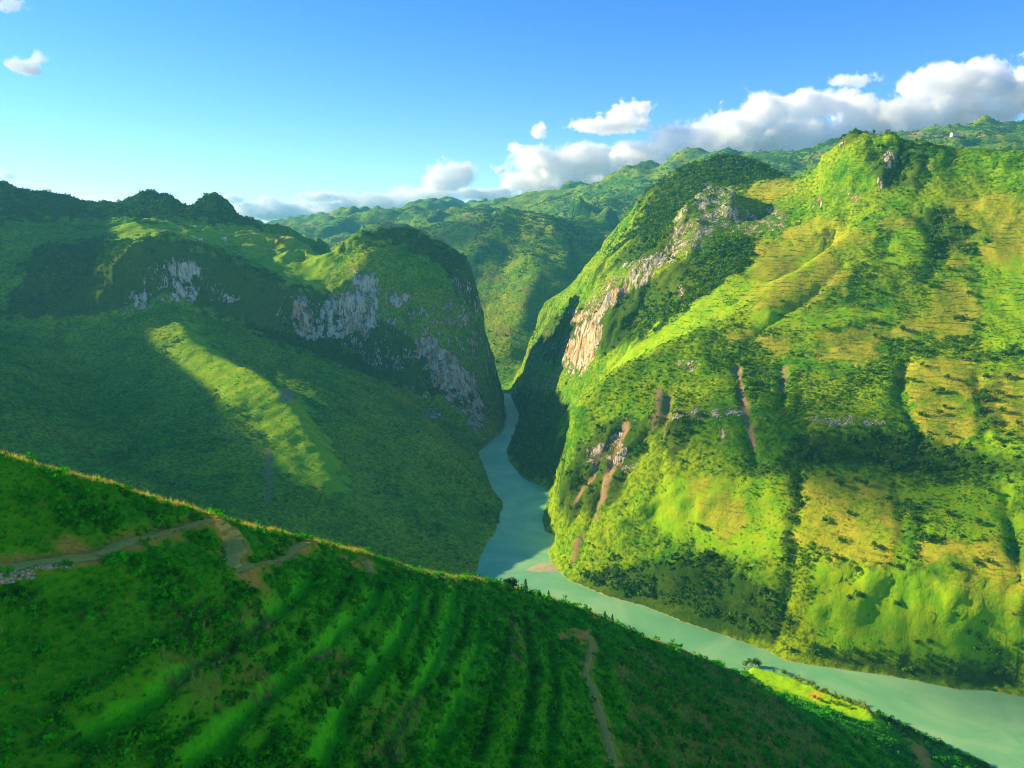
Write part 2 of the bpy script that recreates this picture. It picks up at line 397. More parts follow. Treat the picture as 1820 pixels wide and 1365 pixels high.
N.line((-60,0,440),(60,0,420),(300,0,300),(620,0,150)); N.line((620,0,150),(620,300,-12),(620,420,-12))
# the lower terrace beyond the crest, and the river bank
for zz, row in ((47, [(1336,1184),(1400,1201),(1450,1221),(1500,1241),(1545,1262)]), (45, [(1336,1192),(1400,1214),(1450,1234),(1500,1252),(1550,1272)]), (42, [(1345,1204),(1400,1228),(1450,1248),(1500,1266),(1540,1280)])):
    N.line(*[R(*q, z=zz) for q in row])
N.line(R(1545,1262,47), R(1600,1290,30), R(1650,1317,18), R(1700,1340,9), R(1760,1368,2), R(1830,1405,2))
LN((1400,1245,725),(1450,1268,705),(1500,1285,690),(1560,1312,680),(1620,1345,668),(1690,1385,652))
LN((1400,1250,680),(1440,1272,668),(1500,1300,655),(1580,1350,640),(1650,1400,622))
N.line((170,760,40),(120,760,60)); 
N.line(*[(p[0] + 4, p[1] + 10, 0) for p in [R(*q) for q in NB][0:]])
N.line((150,940,-12),(300,860,-12),(620,700,-12)); N.line((0,958,-12),(150,950,-12)); N.line((480,560,-6),(620,520,-12))
N.solve()
print('near solved', round(time.time() - T0, 1))
Zn = blur(N.Z, 1.2); dcr = seg_dist(N.X, N.Y, crestw[:26]); wc = 1 - sstep(6, 16, dcr); Zn = Zn * (1 - wc) + (blur(N.Z, 4.5) + 1.6) * wc; Xn, Yn = N.X, N.Y
gy, gx = np.gradient(blur(N.Z, 5), N.step); sln = np.hypot(gx, gy)
Zn += fbm(Xn / 45, Yn / 45, oct=4, seed=51) * 2.2 * sstep(0.1, .6, sln)
Zn += fbm(Xn / 9, Yn / 9, oct=3, seed=55) * .7
N.Z = Zn

# ================================================================== FAR SHEET
FR = Patch(-5200, 9200, 2560, 13600, 24.0)
def LF(*p): FR.line(*[P(*q) for q in p])
FR.line((-5200,2560,-10),(0,2560,-10),(600,2600,0),(1500,2650,80),(9200,2600,300))
LF((870,692,2740),(888,688,2755),(905,683,2765)); LF((860,655,2900),(900,650,2930),(950,645,2960))
FR.line((-500,3040,5),(-260,3000,5),(-100,2900,4))
LF((640,400,4350),(720,394,4250),(760,404,4230),(800,396,4220),(860,386,4160),(900,364,4100),(935,370,4040),(980,386,3950),(1010,410,3880),(1050,440,3800),(1090,470,3700),(1150,500,3600))
LF((900,364,4100),(870,420,3800),(835,455,3650),(845,500,3500),(862,560,3250),(875,620,3020))
LF((935,375,4000),(958,440,3650),(950,500,3400),(925,560,3180),(900,620,3000))
LF((980,390,3900),(1010,450,3600),(1000,520,3350),(960,580,3130))
LF((895,450,3720),(890,520,3400),(885,590,3120))
LF((1050,450,3700),(1040,520,3400),(1000,600,3050))
FR.line((-3000,3300,200),(-1200,3300,150),(-600,3600,250)); FR.line((-5200,5000,500),(-2000,5000,450),(-800,4800,420))
LF((700,405,5200),(850,392,5200),(950,392,5000),(1050,420,4700),(1120,430,4500),(1200,430,4300))
LF((990,385,4850),(1010,365,4850),(1030,347,4850),(1045,362,4800),(1062,378,4700)); LF((1060,385,4500),(1078,364,4550),(1100,382,4500)); LF((1000,392,4600),(1030,385,4550),(1060,395,4400))
LF((820,373,7200),(880,352,6900),(930,342,6600),(985,331,6400),(1010,333,6300),(1045,318,6100),(1080,314,6000),(1130,306,5900),(1180,298,5800),(1215,288,5700),(1260,280,5600),(1300,262,5300),(1350,270,5200),(1400,265,5200),(1450,262,5200),(1490,250,5000),(1560,250,4900),(1620,232,4800),(1690,212,4700),(1720,224,4700),(1755,203,4700),(1790,220,4700),(1825,204,4600),(1900,220,4500),(2000,210,4400))
LF((760,385,5900),(900,380,5700),(1000,370,5500),(1100,350,5200),(1200,340,4900),(1300,330,4500),(1420,325,4200),(1500,310,3900))
LF((1500,262,4300),(1620,246,4000),(1700,240,3900),(1780,238,3900),(1900,240,3800))
LF((1600,262,3500),(1700,268,3300),(1820,262,3200),(1950,270,3100))
LF((200,440,10500),(400,425,10500),(500,415,10300),(545,404,10000),(600,394,9800),(640,384,9700),(657,377,9700),(680,388,9700),(720,384,9600),(760,378,9500),(800,374,9500),(840,366,9400),(900,372,9300),(1200,330,9000))
FR.line((-5200,13600,500),(9200,13600,900)); FR.line((-5200,10500,500),(-5200,3000,300)); FR.line((9200,3000,900),(9200,13600,900))
FR.solve()
gy, gx = np.gradient(blur(FR.Z, 3), FR.step); slf = np.hypot(gx, gy)
Xf, Yf = FR.X, FR.Y
fa = sstep(2700, 3600, Yf)
cone = fbm(Xf / 420, Yf / 420, oct=3, seed=71)
Zf = FR.Z + fa * (np.maximum(cone, -.1) * 150 * (.35 + sstep(4500, 6500, Yf)) + fbm(Xf / 240, Yf / 240, oct=4, seed=75, ridged=True) * 34 - 14)
Zf += fa * fbm(Xf / 90, Yf / 90, oct=3, seed=78) * 12
FR.Z = Zf
print('far solved', round(time.time() - T0, 1))

# ================================================================== TERRACES AND TRAILS ON THE NEAR HILL
TREAD = [[(740,1036),(728,1085),(712,1127),(665,1189),(618,1245),(587,1298),(560,1360)],
         [(805,1046),(799,1096),(774,1174),(730,1236),(700,1290),(670,1350)],
         [(671,1046),(643,1090),(593,1127),(556,1167),(493,1214),(431,1267),(340,1358)],
         [(855,1112),(849,1158),(821,1220),(789,1292),(765,1350)],
         [(900,1110),(893,1160),(868,1250),(838,1345)],
         [(930,1100),(945,1190),(930,1283),(908,1357)],
         [(770,1062),(760,1110),(735,1170),(695,1240),(650,1310)], [(705,1062),(680,1110),(630,1170),(575,1240),(520,1320)], [(830,1080),(822,1130),(798,1190),(760,1270),(720,1350)],
         [(880,1105),(872,1160),(845,1230),(815,1310)], [(620,1030),(590,1080),(530,1130),(470,1180),(400,1235),(300,1310)], [(645,1130),(610,1175),(560,1230),(500,1290),(450,1350)],
         [(560,1010),(520,1060),(450,1120),(380,1170),(280,1230),(150,1300)],
         [(975,1140),(985,1220),(975,1300),(965,1358)]]
def nwalk(px):
    p = N.pick([q[0] for q in px], [q[1] for q in px]); return p[~np.isnan(p[:, 0])]
treadw = [nwalk(t) for t in TREAD]
tread_m = np.zeros_like(N.Z)
for k, t in enumerate(treadw):
    d = seg_dist(N.X, N.Y, t)
    # signed side: the bank above a tread is cut, the lip below it is built up
    w = 2.3 if k in (0, 1, 2) else (1.4 if 6 <= k <= 11 else 1.9)
    g = np.exp(-(d / w) ** 2); N.Z = N.Z - 2.0 * g + 1.3 * np.exp(-((d - w * 2.0) / (w * .8)) ** 2)
    if k in (0, 1, 2, 3, 12) or 6 <= k <= 11: tread_m = np.maximum(tread_m, (1 - sstep(w * .8, w * 1.05, d + vnoise(N.X / 2, N.Y / 2, seed=5) * .6)) * (1.0 if k in (0, 1, 2, 12) else .72 if k == 3 else .24))
TRAILS = [([(-60,1022),(0,1012),(60,1001),(130,993),(170,985),(220,966),(280,951),(340,933),(378,922)], 2.0),
          ([(378,922),(398,934),(413,958),(418,978),(410,996),(424,1010),(440,1010)], 2.3),
          ([(424,1010),(470,1002),(510,985),(532,969),(545,964)], 1.9),
          ([(1018,1128),(1040,1126),(1052,1145),(1046,1172),(1041,1195),(1055,1232),(1070,1280),(1085,1330),(1094,1365)], 1.5),
          ([(610,990),(632,1004)], 1.0), ([(650,996),(658,1018)], 1.4), ([(735,1012),(760,1022),(790,1030)], 1.1)]
def smooth_line(p, step=1.0):
    q = []
    for i in range(len(p) - 1):
        a = p[max(i - 1, 0)]; b = p[i]; c = p[i + 1]; d = p[min(i + 2, len(p) - 1)]
        n = max(2, int(np.linalg.norm(c[:2] - b[:2]) / step))
        for k in range(n):
            t = k / n
            q.append(.5 * ((2 * b) + (-a + c) * t + (2 * a - 5 * b + 4 * c - d) * t * t + (-a + 3 * b - 3 * c + d) * t ** 3))
    q.append(p[-1]); q = np.array(q)
    return q
trailw = []
dirt_m = np.zeros_like(N.Z); trail_d = np.full_like(N.Z, 1e9)
for px, hw in TRAILS:
    t = smooth_line(nwalk(px)); k = np.ones(7) / 7
    t[:, 2] = np.convolve(np.pad(N.h(t[:, 0], t[:, 1]), 3, 'edge'), k, 'valid')
    x0, x1, y0, y1 = t[:, 0].min() - 9, t[:, 0].max() + 9, t[:, 1].min() - 9, t[:, 1].max() + 9
    sl = (slice(max(int((y0 - N.y0) / N.step), 0), int((y1 - N.y0) / N.step) + 1), slice(max(int((x0 - N.x0) / N.step), 0), int((x1 - N.x0) / N.step) + 1))
    XX, YY = N.X[sl], N.Y[sl]
    D2 = (XX[..., None] - t[None, None, ::2, 0]) ** 2 + (YY[..., None] - t[None, None, ::2, 1]) ** 2
    j = D2.argmin(-1); d = np.sqrt(D2.min(-1)); tz = t[::2, 2][j]
    w = 1 - sstep(hw + .3, hw + 3.2, d)
    N.Z[sl] = N.Z[sl] * (1 - w) + tz * w
    dirt_m[sl] = np.maximum(dirt_m[sl], 1 - sstep(hw + .4, hw + 2.0, d + vnoise(XX / 2.5, YY / 2.5, seed=8) * 1.2))
    trail_d[sl] = np.minimum(trail_d[sl], d)
    trailw.append((t, hw))

# ================================================================== SURFACE MASKS (what grows or lies where)
def pmask(S, polys, soft=6.0, y0=0, y1=1e9, Xw=None, Yw=None, Zw=None, jit=7.0):
    """ground inside outlines seen in the photograph, edges broken up"""
    X_, Y_, Z_ = (S.X, S.Y, S.Z) if Xw is None else (Xw, Yw, Zw)
    px, py = proj(X_, Y_, Z_)
    jx = vnoise(X_ / 14, Y_ / 14, seed=91) * jit; jy = vnoise(X_ / 14, Y_ / 14, seed=92) * jit * .6
    m = np.zeros(X_.shape, np.float32); ok = (Y_ > y0) & (Y_ < y1)
    for poly in polys: m[inside(px + jx, py + jy, poly) & ok] = 1
    return m
VX, VY, VZ = V.grid()
ROCKW = [[(1110,470),(1180,440),(1210,380),(1250,330),(1300,330),(1316,360),(1300,400),(1230,450),(1190,470),(1140,510)], [(1218,360),(1238,382),(1250,402),(1240,432),(1215,458),(1196,448),(1202,400)], [(1252,326),(1292,333),(1312,356),(1306,386),(1280,408),(1254,397),(1262,360)],
         [(1120,470),(1152,470),(1155,498),(1136,518),(1118,500)], [(1042,550),(1066,548),(1072,590),(1060,642),(1044,655),(1032,610)],
         [(1200,728),(1250,724),(1256,746),(1200,752)], [(1040,792),(1076,790),(1068,830),(1046,824)], [(1094,824),(1140,822),(1138,838),(1096,840)],
         [(1440,738),(1560,742),(1600,756),(1500,760),(1436,752)], [(1205,640),(1240,636),(1236,662),(1205,660)], [(1258,728),(1320,722),(1322,738),(1262,744)],
         [(1265,748),(1285,748),(1300,790),(1285,795)], [(1604,735),(1614,742),(1622,772),(1612,768)],
         [(1566,270),(1585,266),(1592,300),(1574,304)], [(1640,292),(1662,290),(1664,298),(1642,300)], [(1500,250),(1512,246),(1506,256),(1496,258)],
         [(1205,500),(1218,505),(1216,528),(1206,524)], [(1560,310),(1575,322),(1566,345),(1556,335)]]
ROCKO = [[(1300,372),(1400,370),(1400,400),(1330,420),(1290,410)], [(1036,550),(1066,522),(1092,500),(1078,556),(1062,640),(1044,655)], [(1070,505),(1112,482),(1118,520),(1095,545),(1072,560)], [(1318,384),(1350,380),(1388,388),(1372,404),(1322,410)], [(1500,340),(1530,342),(1528,362),(1502,360)],
         [(1018,545),(1040,560),(1036,600),(1016,570)], [(1072,790),(1112,752),(1118,790),(1100,838),(1086,840)], [(1440,352),(1465,350),(1468,372),(1442,372)]]
GOLD = [[(1320,530),(1400,524),(1500,528),(1440,543),(1330,550)], [(1448,584),(1556,583),(1576,640),(1450,643)], [(1290,588),(1386,590),(1390,606),(1284,604)],
        [(1350,606),(1400,606),(1402,632),(1352,629)], [(1650,505),(1735,495),(1728,560),(1655,566)], [(1590,562),(1725,560),(1720,598),(1580,603)],
        [(1678,362),(1840,340),(1840,412),(1720,428),(1692,398)], [(1745,425),(1840,405),(1840,448),(1748,482)], [(1560,392),(1634,380),(1640,400),(1570,408)],
        [(1668,420),(1690,424),(1726,470),(1684,472)], [(1602,640),(1732,640),(1742,780),(1664,800),(1614,740)], [(1428,850),(1520,846),(1590,862),(1584,1012),(1500,992),(1418,962)],
        [(1640,962),(1760,958),(1840,1020),(1840,1120),(1700,1050),(1630,1000)], [(1722,668),(1840,650),(1840,770),(1762,764)], [(1330,430),(1420,420),(1500,470),(1500,520),(1340,526)],
        [(420,405),(540,404),(560,436),(480,452),(400,432)], [(1320,325),(1420,322),(1400,350),(1330,368)], [(1230,840),(1300,860),(1330,940),(1270,960),(1230,900)], [(1380,400),(1470,395),(1560,420),(1500,440),(1400,450)]]
DENSE = [[(1130,400),(1150,330),(1290,268),(1415,312),(1330,322),(1215,362),(1190,420),(1140,440)], [(1640,372),(1690,380),(1745,440),(1735,470),(1705,440),(1664,475),(1646,430)],
         [(1400,770),(1480,775),(1560,768),(1640,775),(1700,800),(1830,812),(1830,846),(1700,835),(1600,842),(1500,826),(1400,836)], [(1000,1030),(1150,1000),(1280,990),(1420,1110),(1380,1150),(1200,1110),(1080,1066)],
         [(1180,740),(1240,738),(1220,790),(1180,830)], [(1040,560),(1200,470),(1330,420),(1330,470),(1200,560),(1070,640)], [(1130,400),(1200,420),(1200,470),(1110,470),(1060,500)],
         [(0,300),(240,340),(400,345),(520,380),(600,420),(545,412),(430,398),(340,385),(300,392),(200,385),(0,390)], [(640,400),(700,395),(800,440),(860,460),(860,540),(830,540),(780,470),(700,430),(640,425)],
         [(980,560),(1040,540),(1040,640),(960,640),(950,600)], [(60,440),(300,420),(560,520),(740,600),(880,740),(700,680),(480,600),(300,520),(180,560),(0,560)],
         [(1310,650),(1335,660),(1345,720),(1320,720)], [(1540,270),(1640,260),(1640,330),(1560,340)], [(1740,690),(1780,680),(1780,770),(1745,780)],
         [(1412,830),(1421,830),(1408,1000),(1384,1150),(1372,1150),(1400,1000)], [(1400,1150),(1820,1195),(1820,1230),(1560,1200)], [(1020,800),(1090,740),(1180,740),(1120,860),(1010,930),(990,900)],
         [(1500,230),(1530,225),(1530,250),(1490,260)], [(900,700),(1010,700),(1000,860),(920,850)]]
DIRT = [[(1300,650),(1316,650),(1330,720),(1346,800),(1338,805),(1318,730)], [(1388,652),(1396,652),(1396,700),(1390,700)], [(1108,750),(1122,755),(1106,800),(1086,860),(1062,930),(1056,925),(1078,850),(1096,800)],
        [(1068,790),(1080,795),(1060,850),(1030,900),(1024,896),(1052,840)], [(1182,700),(1194,702),(1190,770),(1180,772)], [(1028,960),(1040,950),(1022,1004),(1014,1004)],
        [(470,800),(482,800),(482,890),(474,890)], [(500,692),(522,690),(524,712),(500,712)], [(1165,690),(1178,690),(1172,760),(1160,760)]]
MEADOW = [[(230,392),(300,398),(420,402),(540,405),(600,440),(560,520),(480,480),(400,440),(300,415)], [(1395,430),(1470,460),(1360,530),(1200,600),(1060,680),(1120,620)], [(1330,550),(1500,545),(1600,560),(1450,582),(1300,585)], [(1180,850),(1400,850),(1390,1000),(1240,980),(1160,920)],
          [(1600,860),(1800,860),(1820,960),(1640,950)], [(1440,1000),(1820,1050),(1820,1170),(1450,1150)], [(1740,450),(1840,450),(1840,620),(1740,620)], [(210,380),(280,410),(240,450),(205,440)],
          [(320,560),(420,650),(530,700),(600,800),(620,880),(520,860),(440,740),(300,640)], [(1580,400),(1640,400),(1640,470),(1570,470)]]
mk = dict(Xw=VX, Yw=VY, Zw=VZ)
vr = np.minimum(1, pmask(V, ROCKW, y0=900, y1=2600, **mk) + pmask(V, ROCKO, y0=900, y1=2600, **mk))
vo = pmask(V, ROCKO, y0=900, y1=2600, **mk)
LCL = [[(490,520),(640,468),(700,520),(830,480),(900,740),(880,790),(760,740),(700,680),(560,610),(480,600)], [(215,560),(240,500),(290,440),(380,480),(420,540),(340,535),(260,552)],
       [(940,600),(1040,580),(1050,660),(1000,690),(935,705)], [(0,430),(50,450),(50,560),(0,560)]]
LOR = [[(515,535),(545,535),(575,600),(540,608)], [(600,520),(640,515),(640,585),(610,598)], [(1010,600),(1050,600),(1050,655),(1020,650)], [(740,600),(780,600),(830,700),(800,720),(760,660)], [(640,560),(660,560),(655,600),(640,595)], [(690,515),(720,520),(715,540),(695,535)]]
LWH = [[(630,475),(670,490),(678,585),(650,590),(632,520)], [(800,650),(850,670),(868,755),(840,770),(812,700)], [(570,530),(600,530),(600,600),(580,602)], [(290,460),(345,470),(352,535),(318,530)], [(680,680),(705,690),(700,705),(682,700)], [(750,720),(790,735),(785,765),(752,748)], [(400,520),(425,530),(425,550),(402,545)], [(240,520),(262,520),(262,552),(244,556)]]
vlc = pmask(V, LCL, y0=1500, y1=2600, **mk); vlo = pmask(V, LOR, y0=1500, y1=2600, jit=12, **mk); vlw = pmask(V, LWH, y0=1500, y1=2600, jit=12, **mk)
vg = pmask(V, GOLD, y0=800, y1=2600, jit=19, **mk); vd = pmask(V, DIRT, y0=900, y1=2400, jit=4, **mk)
vf = pmask(V, DENSE, y0=780, y1=2700, jit=16, **mk); vm = pmask(V, MEADOW, y0=800, y1=2600, jit=14, **mk)
BRIGHTP = [[(1240,860),(1400,870),(1380,960),(1260,950)], [(1420,850),(1480,850),(1470,950),(1425,940)]]
rock = np.clip(vr * .74 + vlc * .43 + vlo * .62 + vlw * .40, 0, 1.5)
warm = np.clip(vo + vlo * 1.0, 0, 1)
print('masks', round(time.time() - T0, 1))
# limestone faces stand out in ribs and pockets
Xd, Yd, Zd = VX.copy(), VY.copy(), VZ.copy()
dzy, dzx = np.gradient(VZ); dyy, dyx = np.gradient(VY)
gyy = dzy / np.maximum(dyy, .2); gxx = (dzx - gyy * dyx) / V.step
nl = np.sqrt(1 + gxx ** 2 + gyy ** 2); NX, NY, NZ = -gxx / nl, -gyy / nl, 1 / nl
steep = sstep(.9, 1.8, np.hypot(gxx, gyy))
rr = np.maximum(steep, np.clip(rock, 0, 1) * .4) * sstep(6, 40, np.interp(VX.ravel() * 0, [0], [0]).reshape(VX.shape) + seg_dist(VX, VY, RIVER[:34]))
ribs = fbm(VX / 26, VY / 26, VZ / 95, oct=4, seed=101, ridged=True); pock = fbm(VX / 60, VY / 60, VZ / 60, oct=3, seed=111)
dd = rr * (ribs * 11 + pock * 11 + fbm(VX / 9, VY / 9, VZ / 40, oct=2, seed=121, ridged=True) * 3)
Xd += NX * dd; Yd += NY * dd; Zd += NZ * dd * .3

# ================================================================== MATERIALS
def green_ground(name, kind):
    """short cover: several greens mixed by world-space noise, with masks for rock, ripe fields, bare earth, meadow"""
    m = NT(name); p = m.pos(); a = m.attr('cover'); b = m.attr('stone')
    big = m.noise(p, .006, 5, .6); mid = m.noise(p, .035, 5, .62); fine = m.noise(p, .16 if kind != 'near' else 1.2, 4, .7)
    g = m.mix(m.ramp(mid, .38, .62), (.075, .26, .004), (.215, .37, .004))
    g = m.mix(m.ramp(big, .4, .62), g, (.31, .40, .005))
    g = m.mix(m.ramp(fine, .42, .62, 0, .8), g, (.025, .125, .004))
    if kind == 'valley':
        gold = m.mix(m.ramp(m.noise(p, .09, 4, .7), .35, .65), (.50, .40, .030), (.34, .40, .012))
        gold = m.mix(m.ramp(m.noise(p, .35, 3, .7), .5, .68, 0, .6), gold, (.13, .18, .01))
        # crop rows along the contour
        z = m.n('SeparateXYZ', {0: p}).outputs[2]
        row = m.math('SINE', m.math('ADD', m.math('MULTIPLY', z, 1.05), m.math('MULTIPLY', m.noise(p, .02, 3), 22)))
        gold = m.mix(m.math('MULTIPLY', m.math('MULTIPLY', m.ramp(row, .3, .95), m.ramp(m.noise(p, .04, 3), .42, .58)), .55), gold, (.10, .13, .01))
        mead = m.mix(m.ramp(m.noise(p, .05, 5, .65), .35, .65), (.20, .46, .004), (.37, .50, .004))
        g = m.mix(m.math('MULTIPLY', a[2], .8), g, mead)
        g = m.mix(m.math('MULTIPLY', a[0], m.ramp(m.noise(p, .03, 4, .6),   .34, .60, .15, 1)), g, gold)
        g = m.mix(m.math('MULTIPLY', a[1], .75), g, m.mix(fine, (.018, .055, .007), (.05, .10, .01)))
    if kind == 'valley':
        zz = m.math('ADD', m.math('MULTIPLY', m.n('SeparateXYZ', {0: p}).outputs[2], .115), m.math('MULTIPLY', m.noise(p, .006, 4, .6), 5.0))
        ln = m.math('MULTIPLY', m.ramp(m.math('ABSOLUTE', m.math('SUBTRACT', m.math('FRACT', zz), .5)), .14, .04), m.ramp(m.noise(p, .011, 3), .44, .54))
        sx = m.n('SeparateXYZ', {0: p}).outputs
        ln = m.math('MULTIPLY', m.math('MULTIPLY', ln, m.ramp(sx[2], 250, 330)), m.math('MULTIPLY', m.ramp(sx[0], 150, 350), m.ramp(m.noise(p, .07, 3), .4, .6)))
        g = m.mix(m.math('MULTIPLY', ln, .9), g, (.025, .10, .006))
    return m, p, a, b, g, mid, fine
m, p, a, b, g, mid, fine = green_ground('slope_cover', 'valley')
dirtc = m.mix(m.noise(p, .2, 4), (.30, .17, .07), (.42, .29, .14))
g = m.mix(m.math('MULTIPLY', b[2], m.ramp(m.noise(p, .12, 3), .3, .5)), g, dirtc)
mp = m.n('Mapping', {0: p, 3: (1, 1, .22)}).outputs[0]
streak = m.noise(mp, .06, 6, .68, .6); crack = m.noise(mp, .22, 5, .7)
rc = m.mix(m.ramp(streak, .34, .56), (.15, .125, .075), (.78, .67, .46))
rc = m.mix(m.math('MULTIPLY', m.math('MULTIPLY', b[1], .8), m.ramp(m.noise(mp, .07, 5, .65), .48, .58)), rc, (.62, .29, .07))
rc = m.mix(m.ramp(crack, .52, .68), rc, (.035, .05, .025))
geo = m.n('NewGeometry'); nz = m.n('SeparateXYZ', {0: geo.outputs['Normal']}).outputs[2]
rk = m.math('ADD', m.math('MULTIPLY', b[0], .95), m.math('MULTIPLY', m.ramp(nz, .62, .30), .16))
rf = m.ramp(m.math('ADD', rk, m.math('ADD', m.math('MULTIPLY', m.math('SUBTRACT', streak, .5), 1.0), m.math('MULTIPLY', m.math('SUBTRACT', m.noise(mp, .35, 4, .7), .5), 1.0))), .44, .54)
col = m.mix(rf, g, rc)
z = m.n('SeparateXYZ', {0: p}).outputs[2]
col = m.mix(m.ramp(m.math('ADD', z, m.math('MULTIPLY', m.noise(p, .08, 3), 3.0)), 2.6, 1.6), col, (.42, .36, .14))
hgt = m.math('ADD', m.math('MULTIPLY', mid, 2.2), m.math('ADD', m.math('MULTIPLY', fine, 1.5), m.math('MULTIPLY', m.noise(p, .5, 3, .7), .5)))
hgt = m.math('ADD', hgt, m.math('MULTIPLY', m.math('MULTIPLY', rf, m.noise(mp, .10, 6, .75)), 9.0))
m.surf(col, .95, m.bump(hgt, 1.0, 1.0), .05); MAT_V = m.m

m, p, a, b, g, mid, fine = green_ground('far_cover', 'far')
ck = m.noise(p, .0045, 5, .6)
g = m.mix(m.ramp(ck, .45, .62), g, (.05, .19, .008)); g = m.mix(m.math('MULTIPLY', m.ramp(m.noise(p, .009, 4), .52, .66), .6), g, (.24, .20, .04))
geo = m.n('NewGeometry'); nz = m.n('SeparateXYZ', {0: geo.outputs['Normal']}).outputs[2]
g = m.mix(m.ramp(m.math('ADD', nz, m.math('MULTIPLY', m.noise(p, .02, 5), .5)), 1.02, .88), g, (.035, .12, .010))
g = m.mix(m.math('MULTIPLY', b[2], 1.0), g, (.50, .25, .10))
hh = m.math('ADD', m.math('MULTIPLY', m.noise(p, .02, 5, .65), 14), m.math('MULTIPLY', m.noise(p, .1, 3, .7), 3.5))
m.surf(g, .95, m.bump(hh, 1.0, 1.0), .05); MAT_F = m.m

m, p, a, b, g, mid, fine = green_ground('near_cover', 'near')
g = m.mix(.6, g, m.mix(m.ramp(fine, .35, .65), (.035, .30, .003), (.12, .58, .004)))
g = m.mix(m.math('MULTIPLY', a[0], .9), g, m.mix(m.ramp(m.noise(p, .8, 4), .35, .65), (.10, .62, .004), (.17, .70, .005)))
g = m.mix(m.math('MULTIPLY', a[2], m.ramp(m.noise(p, .3, 4), .35, .6)), g, (.22, .26, .02))
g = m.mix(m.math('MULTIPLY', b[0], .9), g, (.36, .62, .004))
dn = m.noise(p, .9, 5, .7)
dc = m.mix(m.ramp(dn, .35, .65), (.70, .27, .02), (.88, .42, .06))
g = m.mix(a[1], g, dc)
m.surf(g, .95, m.bump(m.math('ADD', m.noise(p, 1.5, 5, .7), m.math('MULTIPLY', m.noise(p, .35, 3), 1.5)), .6, 1.0), .05); MAT_N = m.m

def leaf_mat(name, dark, light, tip=None, sc=.03, trans=.25):
    m = NT(name); p = m.pos(); oi = m.n('ObjectInfo').outputs['Random']
    c = m.mix(oi, dark, light)
    c = m.mix(m.ramp(m.noise(p, sc, 4, .6), .35, .65, 0, .7), c, light)
    if tip: c = m.mix(m.ramp(m.noise(p, sc * 2.3, 3), .55, .7, 0, .8), c, tip)
    d = m.n('BsdfDiffuse', {'Color': c}); t = m.n('BsdfTranslucent', {'Color': c})
    mx = m.n('MixShader', {0: trans, 1: d.outputs[0], 2: t.outputs[0]}); m.t.links.new(mx.outputs[0], m.out.inputs[0])
    return m.m
MAT_BUSH = leaf_mat('bush_leaves', (.025, .13, .004), (.17, .36, .005), (.28, .40, .006), .012, .15)
MAT_CROP = leaf_mat('crop_leaves', (.26, .30, .010), (.50, .44, .03), None, .05, .15)
MAT_TREE = leaf_mat('tree_leaves', (.020, .115, .008), (.080, .22, .008), None, .05, .15)
MAT_NGRASS = leaf_mat('near_grass_blades', (.035, .32, .003), (.12, .62, .004), None, .05, .35)
MAT_NBUSH = leaf_mat('near_bush_leaves', (.018, .20, .004), (.07, .50, .004), (.14, .58, .004), .07, .3)
MAT_STALK = leaf_mat('dry_stalks', (.30, .27, .03), (.55, .46, .10), None, .2, .35)
MAT_RIM = leaf_mat('sunlit_reed', (.34, .38, .02), (.62, .50, .07), None, .2, .5)
def simple(name, c1, c2, sc=1.0, rough=.9, bumpd=0.0):
    m = NT(name); p = m.pos(); n = m.noise(p, sc, 5, .65)
    m.surf(m.mix(m.ramp(n, .3, .7), c1, c2), rough, m.bump(n, bumpd) if bumpd else None, .02); return m.m
MAT_TRAIL = simple('trail_dirt', (.97, .42, .04), (1.0, .58, .10), 1.1, .95, .15)
MAT_BARK = simple('bark', (.10, .07, .04), (.2, .15, .1), 2.0)
MAT_STONE = simple('rubble_stone', (.30, .20, .07), (.66, .50, .24), 2.0, .9, .1)
MAT_RWALL = simple('house_wall', (.50, .44, .34), (.72, .66, .54), .6)
MAT_TILE = simple('roof_tile', (.36, .13, .08), (.52, .22, .13), .8)
MAT_TIN = simple('roof_sheet', (.45, .46, .48), (.66, .66, .66), .8, .5)
MAT_DARK = simple('house_opening', (.02, .02, .02), (.04, .035, .03), 1)

m = NT('river_water'); p = m.pos()
sw = m.noise(p, .008, 5, .6, 1.5)
c = m.mix(m.ramp(sw, .35, .68), (.20, .50, .20), (.34, .60, .25))
rip = m.noise(m.n('Mapping', {0: p, 3: (1, 1.0, 1)}).outputs[0], .35, 4, .6)
m.surf(c, .38, m.bump(rip, .12, .8), .15); MAT_WATER = m.m

# ================================================================== SETTING
n_attr = lambda r, g_, b_: (np.clip(r, 0, 1), np.clip(g_, 0, 1), np.clip(b_, 0, 1))
me = grid_mesh('valley_terrain', Xd, Yd, Zd, {'cover': n_attr(vg, vf, vm), 'stone': n_attr(rock / 1.5, warm, vd)})
terrain = link('valley_terrain', me, MAT_V, kind='structure')
fz = np.zeros_like(FR.Z)
fpx, fpy = proj(FR.X, FR.Y, FR.Z)
FROAD = [[(1616,236),(1700,240),(1776,235),(1776,239),(1700,244),(1616,240)]]
fr_ = np.zeros_like(FR.Z)
for q in FROAD: fr_[inside(fpx, fpy, q)] = 1
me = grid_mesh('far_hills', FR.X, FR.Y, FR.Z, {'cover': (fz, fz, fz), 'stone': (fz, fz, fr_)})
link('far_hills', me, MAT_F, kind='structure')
npx, npy = proj(N.X, N.Y, N.Z)
jx = vnoise(N.X / 6, N.Y / 6, seed=3) * 9; jy = vnoise(N.X / 6, N.Y / 6, seed=4) * 7
def nmask(polys, jx=jx, jy=jy):
    m_ = np.zeros_like(N.Z)
    for q in polys: m_[inside(npx + jx, npy + jy, q)] = 1
    return blur(m_, 1.0)
